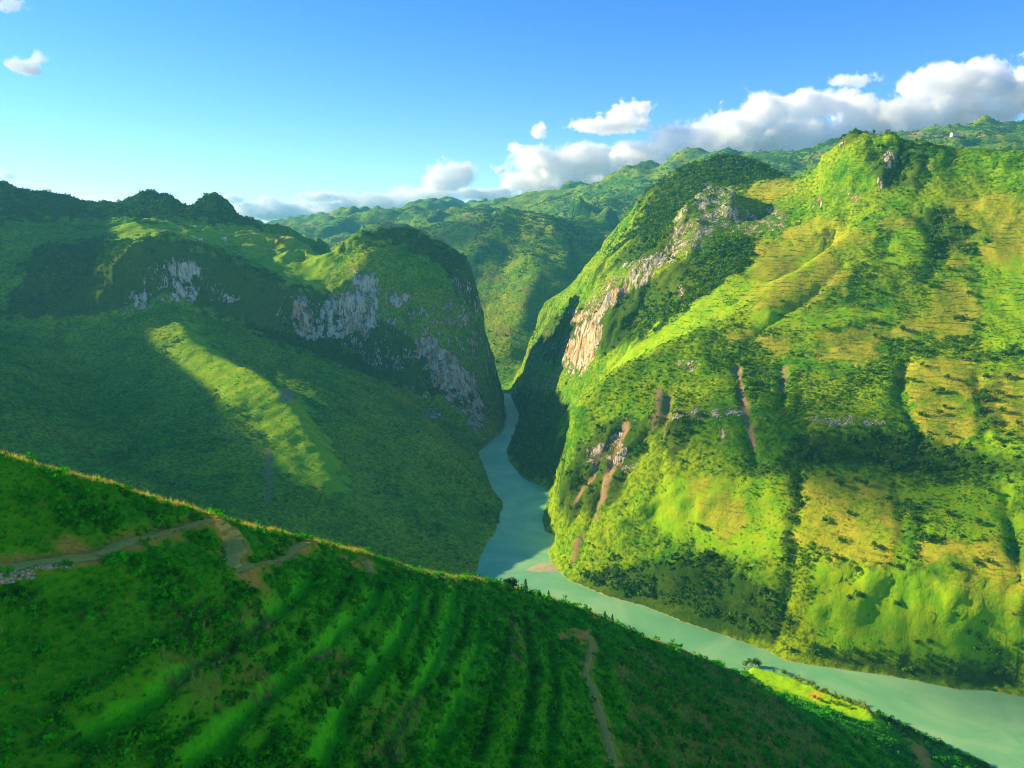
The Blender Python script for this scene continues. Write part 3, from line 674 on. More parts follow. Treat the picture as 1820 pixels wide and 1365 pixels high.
dry = nmask([[(300,1080),(470,1070),(480,1240),(360,1270),(280,1200)], [(1080,1150),(1300,1180),(1440,1290),(1520,1400),(1080,1400),(1120,1260)], [(905,1090),(935,1100),(930,1180),(905,1170)], [(650,1250),(740,1240),(720,1380),(640,1380)], [(540,1170),(620,1160),(620,1240),(560,1240)]])
bare = nmask([[(95,955),(125,950),(130,985),(100,990)], [(130,965),(165,962),(165,985),(130,988)], [(1020,1118),(1048,1120),(1058,1150),(1045,1160),(1040,1140),(1015,1138)], [(405,1005),(450,1010),(480,1040),(470,1052),(430,1020)],
              [(1612,1310),(1650,1330),(1660,1375),(1640,1375)], [(985,1112),(995,1115),(1008,1140),(1000,1142)], [(1524,1308),(1534,1308),(1534,1318),(1524,1318)], [(1445,1230),(1460,1235),(1455,1244),(1442,1240)], [(1050,1088),(1090,1106),(1086,1110),(1050,1094)], [(235,955),(300,940),(300,948),(240,965)]])
dirt_all = np.clip(dirt_m + bare, 0, 1)
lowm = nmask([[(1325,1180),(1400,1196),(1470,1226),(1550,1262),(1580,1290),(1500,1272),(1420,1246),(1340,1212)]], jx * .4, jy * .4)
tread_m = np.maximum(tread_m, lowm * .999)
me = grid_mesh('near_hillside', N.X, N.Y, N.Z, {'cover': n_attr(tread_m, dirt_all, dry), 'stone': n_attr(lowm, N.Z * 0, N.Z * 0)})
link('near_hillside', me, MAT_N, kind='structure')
# water: one sheet, and the sand spit at the bend
me = bpy.data.meshes.new('river'); me.from_pydata([(-1200,420,0),(2200,420,0),(2200,3100,0),(-1200,3100,0)], [], [(0,1,2,3)])
link('river', me, MAT_WATER, kind='structure')
def spit():
    pts = [R(*q, z=0.0) for q in [(930,1014),(948,1004),(966,998),(990,1002),(1012,1016),(985,1018),(955,1018)]]
    c = (sum(p[0] for p in pts) / 7, sum(p[1] for p in pts) / 7)
    bm = bmesh.new(); rings = []
    for f, z in ((1.0, -.6), (.85, .25), (.5, .8), (.15, 1.0)):
        rings.append([bm.verts.new((c[0] + (p[0] - c[0]) * f, c[1] + (p[1] - c[1]) * f, z)) for p in pts])
    for a_, b_ in zip(rings[:-1], rings[1:]):
        for i in range(7): bm.faces.new((a_[i], a_[(i + 1) % 7], b_[(i + 1) % 7], b_[i]))
    bm.faces.new(rings[-1]); bmesh.ops.subdivide_edges(bm, edges=bm.edges[:], cuts=1, smooth=.5)
    bmesh.ops.recalc_face_normals(bm, faces=bm.faces[:])
    me = bpy.data.meshes.new('sandbar'); bm.to_mesh(me); bm.free(); return me
link('sand_beach', spit(), simple('wet_sand', (.50, .42, .20), (.62, .52, .26), .1), kind='structure')
# dirt trails, draped ribbons
def ribbon(name, t, hw):
    n = len(t); tan = np.gradient(t[:, :2], axis=0); tan /= np.linalg.norm(tan, axis=1)[:, None] + 1e-9
    nor = np.stack([-tan[:, 1], tan[:, 0]], 1); vs = []; fs = []
    us = [-1.15, -.8, -.4, 0, .4, .8, 1.15]
    for i in range(n):
        wv = hw * (1 + .25 * float(vnoise(np.array([i / 6.0]), np.array([hw * 7]), seed=44)[0]))
        for u in us:
            x, y = t[i, 0] + nor[i, 0] * u * wv, t[i, 1] + nor[i, 1] * u * wv
            vs.append((x, y, float(max(N.h(x, y), t[i, 2] - .4)) + .16 - .14 * abs(u) ** 3 - .10 * (abs(u) == .4)))
    for i in range(n - 1):
        for k in range(6): fs.append((i * 7 + k, i * 7 + k + 1, (i + 1) * 7 + k + 1, (i + 1) * 7 + k))
    me = bpy.data.meshes.new(name); me.from_pydata(vs, [], fs)
    for pl in me.polygons: pl.use_smooth = True
    return link(name, me, MAT_TRAIL, kind='structure')
for t, hw in trailw: ribbon('dirt_path', t, hw)
print('setting', round(time.time() - T0, 1))

# ================================================================== PLANT COVER (uncountable), instanced on points
def visible(x, y, z, lift=0.0, steps=70, sheets=(V, N)):
    """line of sight from the camera over the height sheets"""
    ok = np.ones(len(x), bool)
    for S in sheets:
        for t in np.linspace(.04, .985, steps):
            X_, Y_, Z_ = x * t, y * t, CAMZ + (z + lift - CAMZ) * t
            inb = (X_ > S.x0) & (X_ < S.x0 + (S.nx - 1) * S.step) & (Y_ > S.y0 + 12) & (Y_ < S.y0 + (S.ny - 1) * S.step)
            near = np.hypot(x * (1 - t), y * (1 - t)) > (14 if S is V else 6)
            ok &= ~(inb & near & (S.h(X_, Y_) > Z_ + .5))
    return ok
def leafy(name, n, size, seed, mat, top=1.0, flat=.7, tri=True, ref=.5):
    """a clump of n leaf faces spread through a lumpy volume about one unit across"""
    r = np.random.default_rng(seed); vs = []; fs = []
    lob = r.normal(0, .28, (6, 3)); lob[:, 2] = np.abs(lob[:, 2]) * .9 + .12
    for i in range(n):
        c = lob[r.integers(6)]; d = r.normal(0, 1, 3); d /= np.linalg.norm(d)
        p = c + d * r.uniform(.16, .30) * np.array([1, 1, flat]); p[2] = max(p[2], -.1)
        u = np.cross(d, r.normal(0, 1, 3)); u /= np.linalg.norm(u); w = np.cross(d, u)
        s = size * r.uniform(.6, 1.4); k = len(vs)
        tl = r.normal(0, .5)
        vs += [p - u * s, p + u * s * .2 - w * s * .7 + d * s * tl, p + u * s * 1.1, p + w * s * .8]
        fs.append((k, k + 1, k + 2, k + 3))
    me = bpy.data.meshes.new(name); me.from_pydata([tuple(v) for v in vs], [], fs); me.materials.append(mat); return me
def blades(name, n, h, w, seed, mat, spread=.35, lean=.35):
    r = np.random.default_rng(seed); vs = []; fs = []
    for i in range(n):
        a = r.uniform(0, 6.28); b = r.uniform(0, 6.28); q = r.uniform(0, spread); x, y = q * math.cos(b), q * math.sin(b)
        hh = h * r.uniform(.5, 1.1); l = r.uniform(.1, lean) * hh; k = len(vs)
        ca, sa = math.cos(a), math.sin(a); dx, dy = -sa * w / 2, ca * w / 2
        vs += [(x - dx, y - dy, -.1), (x + dx, y + dy, -.1), (x + ca * l * .4 + dx * .8, y + sa * l * .4 + dy * .8, hh * .6), (x + ca * l * .4 - dx * .8, y + sa * l * .4 - dy * .8, hh * .6), (x + ca * l * 1.3, y + sa * l * 1.3, hh)]
        fs += [(k, k + 1, k + 2, k + 3), (k + 3, k + 2, k + 4)]
    me = bpy.data.meshes.new(name); me.from_pydata(vs, [], fs); me.materials.append(mat); return me
def scatter(name, label, cat, pts, scl, meshes, tilt=.25, kind='stuff', group=None):
    pts = np.asarray(pts, np.float32); n = len(pts)
    me = bpy.data.meshes.new(name); me.vertices.add(n); me.vertices.foreach_set('co', pts.ravel())
    rot = np.stack([RNG.normal(0, tilt, n), RNG.normal(0, tilt, n), RNG.uniform(0, 6.283, n)], 1).astype(np.float32)
    a = me.attributes.new('rot', 'FLOAT_VECTOR', 'POINT'); a.data.foreach_set('vector', rot.ravel())
    a = me.attributes.new('scl', 'FLOAT', 'POINT'); a.data.foreach_set('value', np.asarray(scl, np.float32))
    a = me.attributes.new('pick', 'INT', 'POINT'); a.data.foreach_set('value', RNG.integers(0, len(meshes), n).astype(np.int32))
    o = link(name, me, kind=kind, label=label, cat=cat, group=group)
    g = bpy.data.node_groups.new(name, 'GeometryNodeTree')
    g.interface.new_socket('Geometry', in_out='INPUT', socket_type='NodeSocketGeometry'); g.interface.new_socket('Geometry', in_out='OUTPUT', socket_type='NodeSocketGeometry')
    N_ = g.nodes.new; Lk = g.links.new
    gi, go, ip = N_('NodeGroupInput'), N_('NodeGroupOutput'), N_('GeometryNodeInstanceOnPoints')
    mp_ = N_('GeometryNodeMeshToPoints'); Lk(gi.outputs[0], mp_.inputs[0]); Lk(mp_.outputs[0], ip.inputs['Points'])
    gt = N_('GeometryNodeGeometryToInstance')
    for mm in meshes[::-1]:
        src = bpy.data.objects.new(mm.name, mm)
        oi = N_('GeometryNodeObjectInfo'); oi.inputs['Object'].default_value = src
        Lk(oi.outputs['Geometry'], gt.inputs[0])
    Lk(gt.outputs[0], ip.inputs['Instance']); ip.inputs['Pick Instance'].default_value = True
    def na(nm, t):
        x = N_('GeometryNodeInputNamedAttribute'); x.data_type = t; x.inputs['Name'].default_value = nm
        return next(s for s in x.outputs if s.enabled and s.name == 'Attribute')
    Lk(na('rot', 'FLOAT_VECTOR'), ip.inputs['Rotation']); Lk(na('scl', 'FLOAT'), ip.inputs['Scale']); Lk(na('pick', 'INT'), ip.inputs['Instance Index'])
    Lk(ip.outputs[0], go.inputs[0])
    md = o.modifiers.new('cover', 'NODES'); md.node_group = g
    return o
def gsample(S, A, x, y):
    i = np.clip(((x - S.x0) / S.step).astype(int), 0, S.nx - 1); j = np.clip(((y - S.y0) / S.step).astype(int), 0, S.ny - 1); return A[j, i]
# masks on the regular valley grid
kw = {}
gR = np.minimum(1, pmask(V, ROCKW + ROCKO + LOR + LWH, y0=900, y1=2600)); gG = pmask(V, GOLD, y0=800, y1=2600, jit=19); gD = pmask(V, DIRT, y0=900, y1=2400, jit=4)
gF = pmask(V, DENSE, y0=780, y1=2700, jit=16); gM = pmask(V, MEADOW, y0=800, y1=2600, jit=14)
gy, gx = np.gradient(V.Z, V.step); gS = np.hypot(gx, gy)
n = 950000
x = RNG.uniform(-1750, 1450, n); y = np.sqrt(RNG.uniform(0, 1, n) * (2750.0 ** 2 - 720.0 ** 2) + 720.0 ** 2)
y = RNG.uniform(720, 2750, n)
z = V.h(x, y); px, py = proj(x, y, z)
ok = (px > -60) & (px < 1880) & (py < 1400) & (gsample(V, sdr, x, y) > 5)
clump = fbm(x / 55, y / 55, oct=4, seed=131)
r_, g_, d_, f_, m_, s_ = (gsample(V, A, x, y) for A in (gR, gG, gD, gF, gM, gS))
pr = .14 + 2.1 * np.clip(clump, 0, .5); left = (x < -.02 * y)
pr = np.where(left, pr * .30, pr); pr = np.where(m_ > 0, pr * .8, pr); pr = np.where(g_ > 0, .32, pr)
pr = np.where(s_ > 1.5, pr * .6, pr); pr = np.where(f_ > 0, np.where(left, .6, .42), pr); pr = np.where(r_ > 0, .06, pr); pr = np.where(left & (s_ > 1.3), .12, pr); pr = np.where(d_ > 0, 0.02, pr)
ok &= RNG.uniform(0, 1, n) < pr
x, y, z, f_, m_, left, clump, g_ = (q[ok] for q in (x, y, z, f_, m_, left, clump, g_))
v = visible(x, y, z, 6.0, 60, (V, N)); x, y, z, f_, m_, left, clump, g_ = (q[v] for q in (x, y, z, f_, m_, left, clump, g_))
u = RNG.uniform(0, 1, len(x))
size = (1.7 + 2.0 * u + 3.2 * u ** 6) * (1 + .5 * (f_ > 0)) * np.where(m_ > 0, .55, 1) * np.where(g_ > 0, .42, 1)
print('valley shrubs', len(x), round(time.time() - T0, 1))
VB = [leafy('shrub', 34, .17, s, MAT_BUSH) for s in (1, 2, 3)]
VT = [leafy('forest_tree', 44, .17, s, MAT_TREE, flat=1.0) for s in (4, 5, 6)]
dark = (g_ == 0) & (f_ > 0) & (RNG.uniform(0, 1, len(x)) < np.where(left, .45, .38)) | ((RNG.uniform(0, 1, len(x)) < .012) & (g_ == 0))
crop = (g_ > 0) & ~dark
VC = [leafy('crop_clump', 26, .2, s, MAT_CROP) for s in (7, 8)]
scatter('ripe_crops', 'golden ripe crops in the fields of the right slope', 'crops', np.stack([x, y, z - .1 * size], 1)[crop], size[crop], VC)
scatter('shrub_cover', 'light green scrub covering the valley slopes', 'shrubs', np.stack([x, y, z - .1 * size], 1)[~dark & ~crop], size[~dark & ~crop], VB)
scatter('woodland', 'dark green woodland on cliffs, gullies and hilltops', 'woodland', np.stack([x, y, z - .1 * size], 1)[dark], size[dark] * 1.25, VT)
# woods on the far hills
n = 160000
x = RNG.uniform(-2200, 3200, n); y = RNG.uniform(2750, 6000, n); z = FR.h(x, y); px, py = proj(x, y, z)
cl = fbm(x / 300, y / 300, oct=5, seed=141)
ok = (px > -20) & (px < 1850) & (z > 6) & (RNG.uniform(0, 1, n) < .06 + 1.0 * np.clip(cl, 0, .5))
x, y, z = x[ok], y[ok], z[ok]; v = visible(x, y, z, 10.0, 50, (V,)); x, y, z = x[v], y[v], z[v]
print('far woods', len(x))
scatter('far_woodland', 'scattered woodland over the hazy hills behind the gorge', 'woodland', np.stack([x, y, z - 1], 1), RNG.uniform(5, 12, len(x)) * (y / 4000) ** .5, VT)
# near hill
n = 900000
x = RNG.uniform(-230, 520, n); y = RNG.uniform(95, 840, n)
z = N.h(x, y); px, py = proj(x, y, z)
ok = (px > -60) & (px < 1880) & (py < 1400) & (py > 780) & (z > 1.2)
dist = np.hypot(x, y)
gd = gsample(N, dirt_all, x, y); gt_ = gsample(N, tread_m, x, y); gy_ = gsample(N, dry, x, y)
cl = fbm(x / 9, y / 9, oct=4, seed=151); cl2 = fbm(x / 28, y / 28, oct=3, seed=152)
lowt = (x > 200) & (y > 640)
keep = RNG.uniform(0, 1, n) < np.clip(1.25 - dist / 520, .22, 1)
ok &= keep & (gd < .35)
sel = [q[ok] for q in (x, y, z, dist, gt_, gy_, cl, cl2, lowt)]; x, y, z, dist, gt_, gy_, cl, cl2, lowt = sel
v = visible(x, y, z, 2.2, 60, (N,)); x, y, z, dist, gt_, gy_, cl, cl2, lowt = (q[v] for q in (x, y, z, dist, gt_, gy_, cl, cl2, lowt))
u = RNG.uniform(0, 1, len(x)); u2 = RNG.uniform(0, 1, len(x))
isbush = (u < .06 + .75 * np.clip(cl * 1.2 + cl2 * .8, 0, .55)) & (gt_ < .25)
edge = gsample(N, blur(tread_m, 2.2), x, y)
isbush &= ~((seg_dist(x, y, crestw[:26]) < 4) & (u2 < .8))
isbush |= (edge > .03) & (edge < .25) & (gt_ < .12) & (u < .42)
isdry = ~isbush & (u2 < np.where(gy_ > .3, .55, .012))
gr = ~isbush & ~isdry & (u2 < np.where(gt_ > .3, .35, .6)) & ~((gt_ > .25) & lowt & (u2 > .12))
print('near cover', isbush.sum(), isdry.sum(), gr.sum(), round(time.time() - T0, 1))
near_tread = gsample(N, blur(tread_m, 3.0), x, y)
NB_ = [leafy('leafy_bush', 110, .095, s, MAT_NBUSH, flat=.8) for s in (11, 12, 13)]; NB_ += [leafy('leafy_bush', 60, .13, s, MAT_NBUSH, flat=.6) for s in (21, 22)]
NG_ = [blades('grass_tuft', 30, .8, .15, s, MAT_NGRASS, .6, 1.3) for s in (14, 15)]
NS_ = [blades('dry_stalk_tuft', 9, 1.9, .09, s, MAT_STALK, .5, .3) for s in (16, 17)]
grow = np.clip(dist / 330, .85, 1.6)
pt = np.stack([x, y, z], 1)
scatter('bush_cover', 'dense leafy bushes over the shaded near hillside', 'bushes', pt[isbush] - (0, 0, .12), (.8 + 2.0 * u2[isbush] ** 3) * 1.5 * grow[isbush], NB_)
scatter('grass_cover', 'long green grass on the near hillside and its terraces', 'grass', pt[gr], (.5 + .5 * u[gr] / .8) * grow[gr] * np.where(gt_[gr] > .3, .38, .8), NG_, .3)
scatter('dry_maize_stalks', 'dry straw-coloured stalks standing on the near slope', 'dry stalks', pt[isdry], (.6 + .5 * u[isdry]) * grow[isdry], NS_, .15)
# reeds and grass heads along the crest that catch the sun
cw = smooth_line(np.array([P(*q) for q in CREST[1:25]]), 1.0); pts = []; sc_ = []
for _ in range(9000):
    k = RNG.integers(0, len(cw)); o_ = RNG.normal(0, 2.8)
    xx, yy = cw[k, 0] - .86 * o_ + RNG.normal(0, .6), cw[k, 1] + .51 * o_ + RNG.normal(0, .6)
    if gsample(N, dirt_all, np.array([xx]), np.array([yy]))[0] > .4: continue
    w_ = float(vnoise(np.array([k / 9.0]), np.array([.5]), seed=61)[0])
    if RNG.uniform() > .55 + .6 * w_: continue
    pts.append((xx, yy, float(N.h(xx, yy)))); sc_.append((.55 + .55 * RNG.uniform() ** 2 * (1 + w_)) * min(1.0 + yy / 900, 1.4))
RIM = [blades('reed_tuft', 12, 1.5, .08, s, MAT_RIM, .45, .35) for s in (18, 19, 20)]
scatter('crest_reeds', 'sunlit yellow reeds and grass heads along the near crest', 'reeds', pts, sc_, RIM, .12)

# ================================================================== TREES
def tree_mesh(name, kind, seed):
    r = np.random.default_rng(seed); vs = []; fs = []
    def leaf(p, d, s):
        u = np.cross(d, r.normal(0, 1, 3)); u /= np.linalg.norm(u); w = np.cross(d, u); k = len(vs)
        vs.extend([p - u * s, p + u * s * .2 - w * s * .7 + d * s * r.normal(0, .4), p + u * s * 1.1, p + w * s * .8]); fs.append((k, k + 1, k + 2, k + 3))
    if kind == 'broad':
        lobes = [(r.normal(0, .17), r.normal(0, .17), r.uniform(.42, .86), r.uniform(.13, .24)) for _ in range(9)]
        for i in range(420):
            l = lobes[r.integers(9)]; d = r.normal(0, 1, 3); d /= np.linalg.norm(d)
            leaf(np.array(l[:3]) + d * l[3] * r.uniform(.7, 1.1), d, .045 * r.uniform(.6, 1.4))
    else:
        for lv in range(11):
            z = .16 + lv * .078; rad = .24 * (1 - z) ** .8 + .02
            for j in range(34):
                a = r.uniform(0, 6.28); q = rad * r.uniform(.25, 1.0) ** .6
                d = np.array([math.cos(a) * .6, math.sin(a) * .6, .7]); leaf(np.array([math.cos(a) * q, math.sin(a) * q, z - q * .35 + r.normal(0, .012)]), d / np.linalg.norm(d), .035 * r.uniform(.6, 1.3))
    me = bpy.data.meshes.new(name); me.from_pydata([tuple(v) for v in vs], [], fs); return me
def trunk_mesh(name, h, r0, seed, limbs=4):
    rr = random.Random(seed); bm = bmesh.new()
    def tube(pts, rad):
        prev = None
        for (x, y, z), ra in zip(pts, rad):
            ring = [bm.verts.new((x + ra * math.cos(a * 1.047), y + ra * math.sin(a * 1.047), z)) for a in range(6)]
            if prev:
                for i in range(6): bm.faces.new((prev[i], prev[(i + 1) % 6], ring[(i + 1) % 6], ring[i]))
            prev = ring
        bm.faces.new(prev)
    b = (rr.uniform(-.03, .03), rr.uniform(-.03, .03))
    tube([(0, 0, -.04), (b[0] * .3, b[1] * .3, h * .35), (b[0], b[1], h * .7), (b[0] * 1.3, b[1] * 1.3, h)], [r0 * 1.3, r0, r0 * .7, r0 * .3])
    for i in range(limbs):
        a = i * 6.28 / limbs + rr.uniform(-.4, .4); z = h * rr.uniform(.45, .75)
        tube([(b[0], b[1], z), (b[0] + .09 * math.cos(a), b[1] + .09 * math.sin(a), z + .09), (b[0] + .18 * math.cos(a), b[1] + .18 * math.sin(a), z + .2)], [r0 * .45, r0 * .3, r0 * .12])
    me = bpy.data.meshes.new(name); bm.to_mesh(me); bm.free(); return me
CR = [tree_mesh('crown', 'broad', s) for s in (31, 32, 33)]; PC = [tree_mesh('crown', 'pine', s) for s in (41, 42)]
TR = [trunk_mesh('trunk', .75, .028, s) for s in (31, 32, 33)]; PT = [trunk_mesh('trunk', .9, .02, s, 0) for s in (41, 42)]
MAT_PINE = leaf_mat('pine_needles', (.006, .040, .010), (.018, .085, .012), None, .3, .1)
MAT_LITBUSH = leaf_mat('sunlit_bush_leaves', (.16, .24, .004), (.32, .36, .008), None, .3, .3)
for q in CR: q.materials.append(MAT_TREE)
for q in PC: q.materials.append(MAT_PINE)
for q in TR + PT: q.materials.append(MAT_BARK)
def tree(name, p, h, label, cat='tree', group=None, pine=False, wide=1.0, mat=None):
    k = random.randrange(2 if pine else 3)
    o = link(name, None, label=label, cat=cat, group=group); o.location = (p[0], p[1], p[2] - .02 * h)
    o.rotation_euler = (0, 0, random.uniform(0, 6.28)); s = h; o.scale = (s * wide, s * wide, s)
    c = link('crown', (PC if pine else CR)[k], parent=o); link('trunk', (PT if pine else TR)[k], parent=o)
    if mat: c.material_slots[0].link = 'OBJECT'; c.material_slots[0].material = mat
    return o
c8 = [(390,85),(660,160),(1170,60),(1240,55),(400,225),(500,300),(720,350),(750,275),(850,360),(710,465),(840,495),(760,640),(1090,620),(950,740),(1025,740),(1130,265),(1180,340),(1270,245),(1460,430),(1610,390),(1700,370),(1440,610),(1660,620),(1440,750),(1430,850),(1590,785),(1400,940),(1610,940),(1020,960),(840,975),(1540,1060),(1610,1140),(1760,1060),(1570,1230),(1100,1165),(1060,895),(1290,700),(340,560),(300,640),(1230,440),(1300,445)]
c6 = [(770,280),(770,400),(905,195),(915,260),(1045,280),(1010,435),(905,470),(1215,300),(1190,370),(1300,405),(1370,395),(1470,440),(1320,470),(1610,480),(1355,560),(1650,660),(1600,665),(1495,685),(1240,690),(1045,700),(970,560),(1060,830),(1015,830),(1240,860),(1400,900),(1515,915),(1565,990),(1645,950),(1330,1040),(1380,1035),(850,1060),(1790,1050),(1790,910),(615,795),(1700,1080),(1660,330),(1750,290),(1430,270),(1090,300),(970,300),(330,500),(950,640),(1130,590)]
c3 = [(1425,610),(1460,655),(1525,670),(1450,740),(1255,765),(1030,900),(1225,880),(1130,890),(1560,865),(1340,905),(1180,650),(860,855),(680,895),(1185,820),(1600,770),(1590,710),(1270,610),(1640,885)]
upper = [(1000 + a / 2.22, 180 + b / 2.22) for a, b in c3]; mid_ = [(1480 + a / 5.35, 560 + b / 5.35) for a, b in c8]; low = [(1120 + a / 2.6, 750 + b / 2.6) for a, b in c6]
ORD = 'first second third fourth fifth sixth seventh eighth ninth tenth eleventh twelfth thirteenth fourteenth fifteenth sixteenth seventeenth eighteenth nineteenth twentieth'.split() + ['twenty-' + w for w in 'first second third fourth fifth sixth seventh eighth ninth'.split()]
BIG = [(1120 + a / 2.6, 750 + b / 2.6) for a, b in [(1060,830),(850,1060),(1790,1050),(1355,560)]] + [(1480 + a / 5.35, 560 + b / 5.35) for a, b in [(1660,620),(1700,370),(1430,850),(1400,940)]]
def grove(pts, fmt, grp, key, lo, hi, name='slope_tree', cat='tree', wide=1.35):
    pts = sorted(pts, key=key)
    w = V.pick([q[0] for q in pts], [q[1] for q in pts]); n = 0
    for q0, q in zip(pts, w):
        if np.isnan(q[0]): continue
        big = q0 in BIG
        tree(name, q, random.uniform(lo, hi) * (1.45 if big else 1.0), fmt % (('large ' if big else ''), ORD[n]), cat=cat, group=grp, wide=wide); n += 1
top_ = lambda q: q[1]; lft = lambda q: q[0]
grove(upper, '%sdark tree, %s from the left among those dotting the terraced upper fields', 'trees on the upper right slope', lft, 8.5, 11.5)
grove([q for q in mid_ if q[0] < 1600], '%sdark tree, %s from the top just right of the square ochre field', 'trees beside the square ochre field', top_, 8.5, 12.5)
grove([q for q in mid_ if 1600 <= q[0] < 1712], '%sdark tree, %s from the top in the tall golden field right of centre', 'trees in the tall golden field', top_, 8, 12)
grove([q for q in mid_ if q[0] >= 1712], '%sround dark tree, %s from the top in the grove along the far right fields', 'grove along the far right fields', top_, 9, 13)
grove([q for q in low if q[0] < 1470], '%sdark tree, %s from the top along the left ravine of the lower slope', 'trees by the lower left ravine', top_, 8, 12)
grove([q for q in low if 1470 <= q[0] < 1610], '%sdark tree, %s from the top between the two lower ravines', 'trees between the lower ravines', top_, 8, 12)
grove([q for q in low if q[0] >= 1610], '%sdark tree, %s from the top at the lower right beside the last ravine', 'trees beside the last ravine', top_, 8, 12)
grove([(1553,241),(1561,240),(1570,240),(1577,242)], '%ssmall tree on the right summit ridge, %s from the left in its row', 'row of trees on the right summit', lft, 13, 15, 'summit_tree', wide=.8)
grove([(3,332),(10,336),(18,339),(26,343),(34,347),(44,352),(205,390),(212,390),(240,356),(262,346),(275,348)], '%sdark tree on the wooded left skyline, %s from the left', 'trees on the left skyline', lft, 13, 22, 'skyline_tree', wide=1.0)
def npick(a_, b_):
    for d in (2, 6, 10, 16, 24):
        q = N.pick(a_, b_ + d, y1=900)[0]
        if not np.isnan(q[0]) : return q
    return None
PINES = [(877,1034,9,0,'small conifer at the left end of the tree group on the near crest'), (884,1036,8,1,'second small conifer beside it at the left of the crest group'),
         (903,1040,16,2,'tall broad leafy tree leading the clump on the near crest'), (912,1040,19,2,'tallest broad leafy tree in the clump on the near crest'),
         (921,1042,11,0,'slim conifer just right of the leafy clump on the crest'), (927,1043,10,0,'short conifer between the slim one and the tall spire'),
         (934,1045,22,0,'tallest conifer spire against the green river'), (944,1049,9,2,'low round tree right of the tall conifer spire'), (959,1053,8,2,'rounded bush-like tree between the spire and the lone conifer'),
         (975,1060,14,0,'lone conifer standing apart on the near crest before the river'), (1048,1088,8,0,'tiny conifer beside the bare patch at the river edge'),
         (1075,1100,14,0,'slender conifer left of a pair above the river'), (1088,1106,14,0,'dense conifer right of a pair above the river')]
for a_, b_, hp, kd, lab in PINES:
    q = npick(a_, b_)
    if q is not None: tree('conifer_tree' if kd != 2 else 'leafy_tree', q, hp * 1.35 * q[1] / F * 1.05, lab, pine=kd != 2, wide=1.0 if kd != 2 else 1.2, mat=MAT_PINE if kd == 2 else None)
# bushes on the sunlit river terrace and along the lower bank
for k, (a_, b_, hp) in enumerate([(1326,1184,14),(1334,1182,16),(1342,1182,18),(1348,1184,15)]):
    q = npick(a_, b_); 
    if q is not None: tree('terrace_tree', q, hp * q[1] / F, 'dark leafy tree, %s from the left in the clump at the terrace tip' % ORD[k], group='clump at the terrace tip', wide=1.0)
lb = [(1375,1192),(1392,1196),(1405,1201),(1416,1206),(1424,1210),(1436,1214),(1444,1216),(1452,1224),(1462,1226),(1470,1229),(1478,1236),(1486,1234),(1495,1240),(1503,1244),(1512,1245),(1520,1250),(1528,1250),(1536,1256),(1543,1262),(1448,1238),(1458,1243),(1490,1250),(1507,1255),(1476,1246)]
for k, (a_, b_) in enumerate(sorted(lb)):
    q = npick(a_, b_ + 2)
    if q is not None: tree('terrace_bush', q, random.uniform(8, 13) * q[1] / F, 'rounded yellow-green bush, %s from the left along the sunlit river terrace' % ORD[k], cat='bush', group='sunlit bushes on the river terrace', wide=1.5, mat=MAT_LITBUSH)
for k, (a_, b_) in enumerate([(1560,1272),(1570,1276),(1582,1283),(1594,1289),(1606,1294),(1618,1300),(1632,1308),(1645,1314),(1660,1322),(1672,1326),(1690,1334),(1705,1344),(1722,1350),(1738,1358),(1752,1364),(1766,1370)]):
    q = npick(a_, b_ + 2)
    if q is not None: tree('bank_tree', q, random.uniform(9, 17) * q[1] / F, 'dark green tree, %s from the left along the shaded bank, lower right' % ORD[k], group='trees along the shaded bank', wide=1.3)
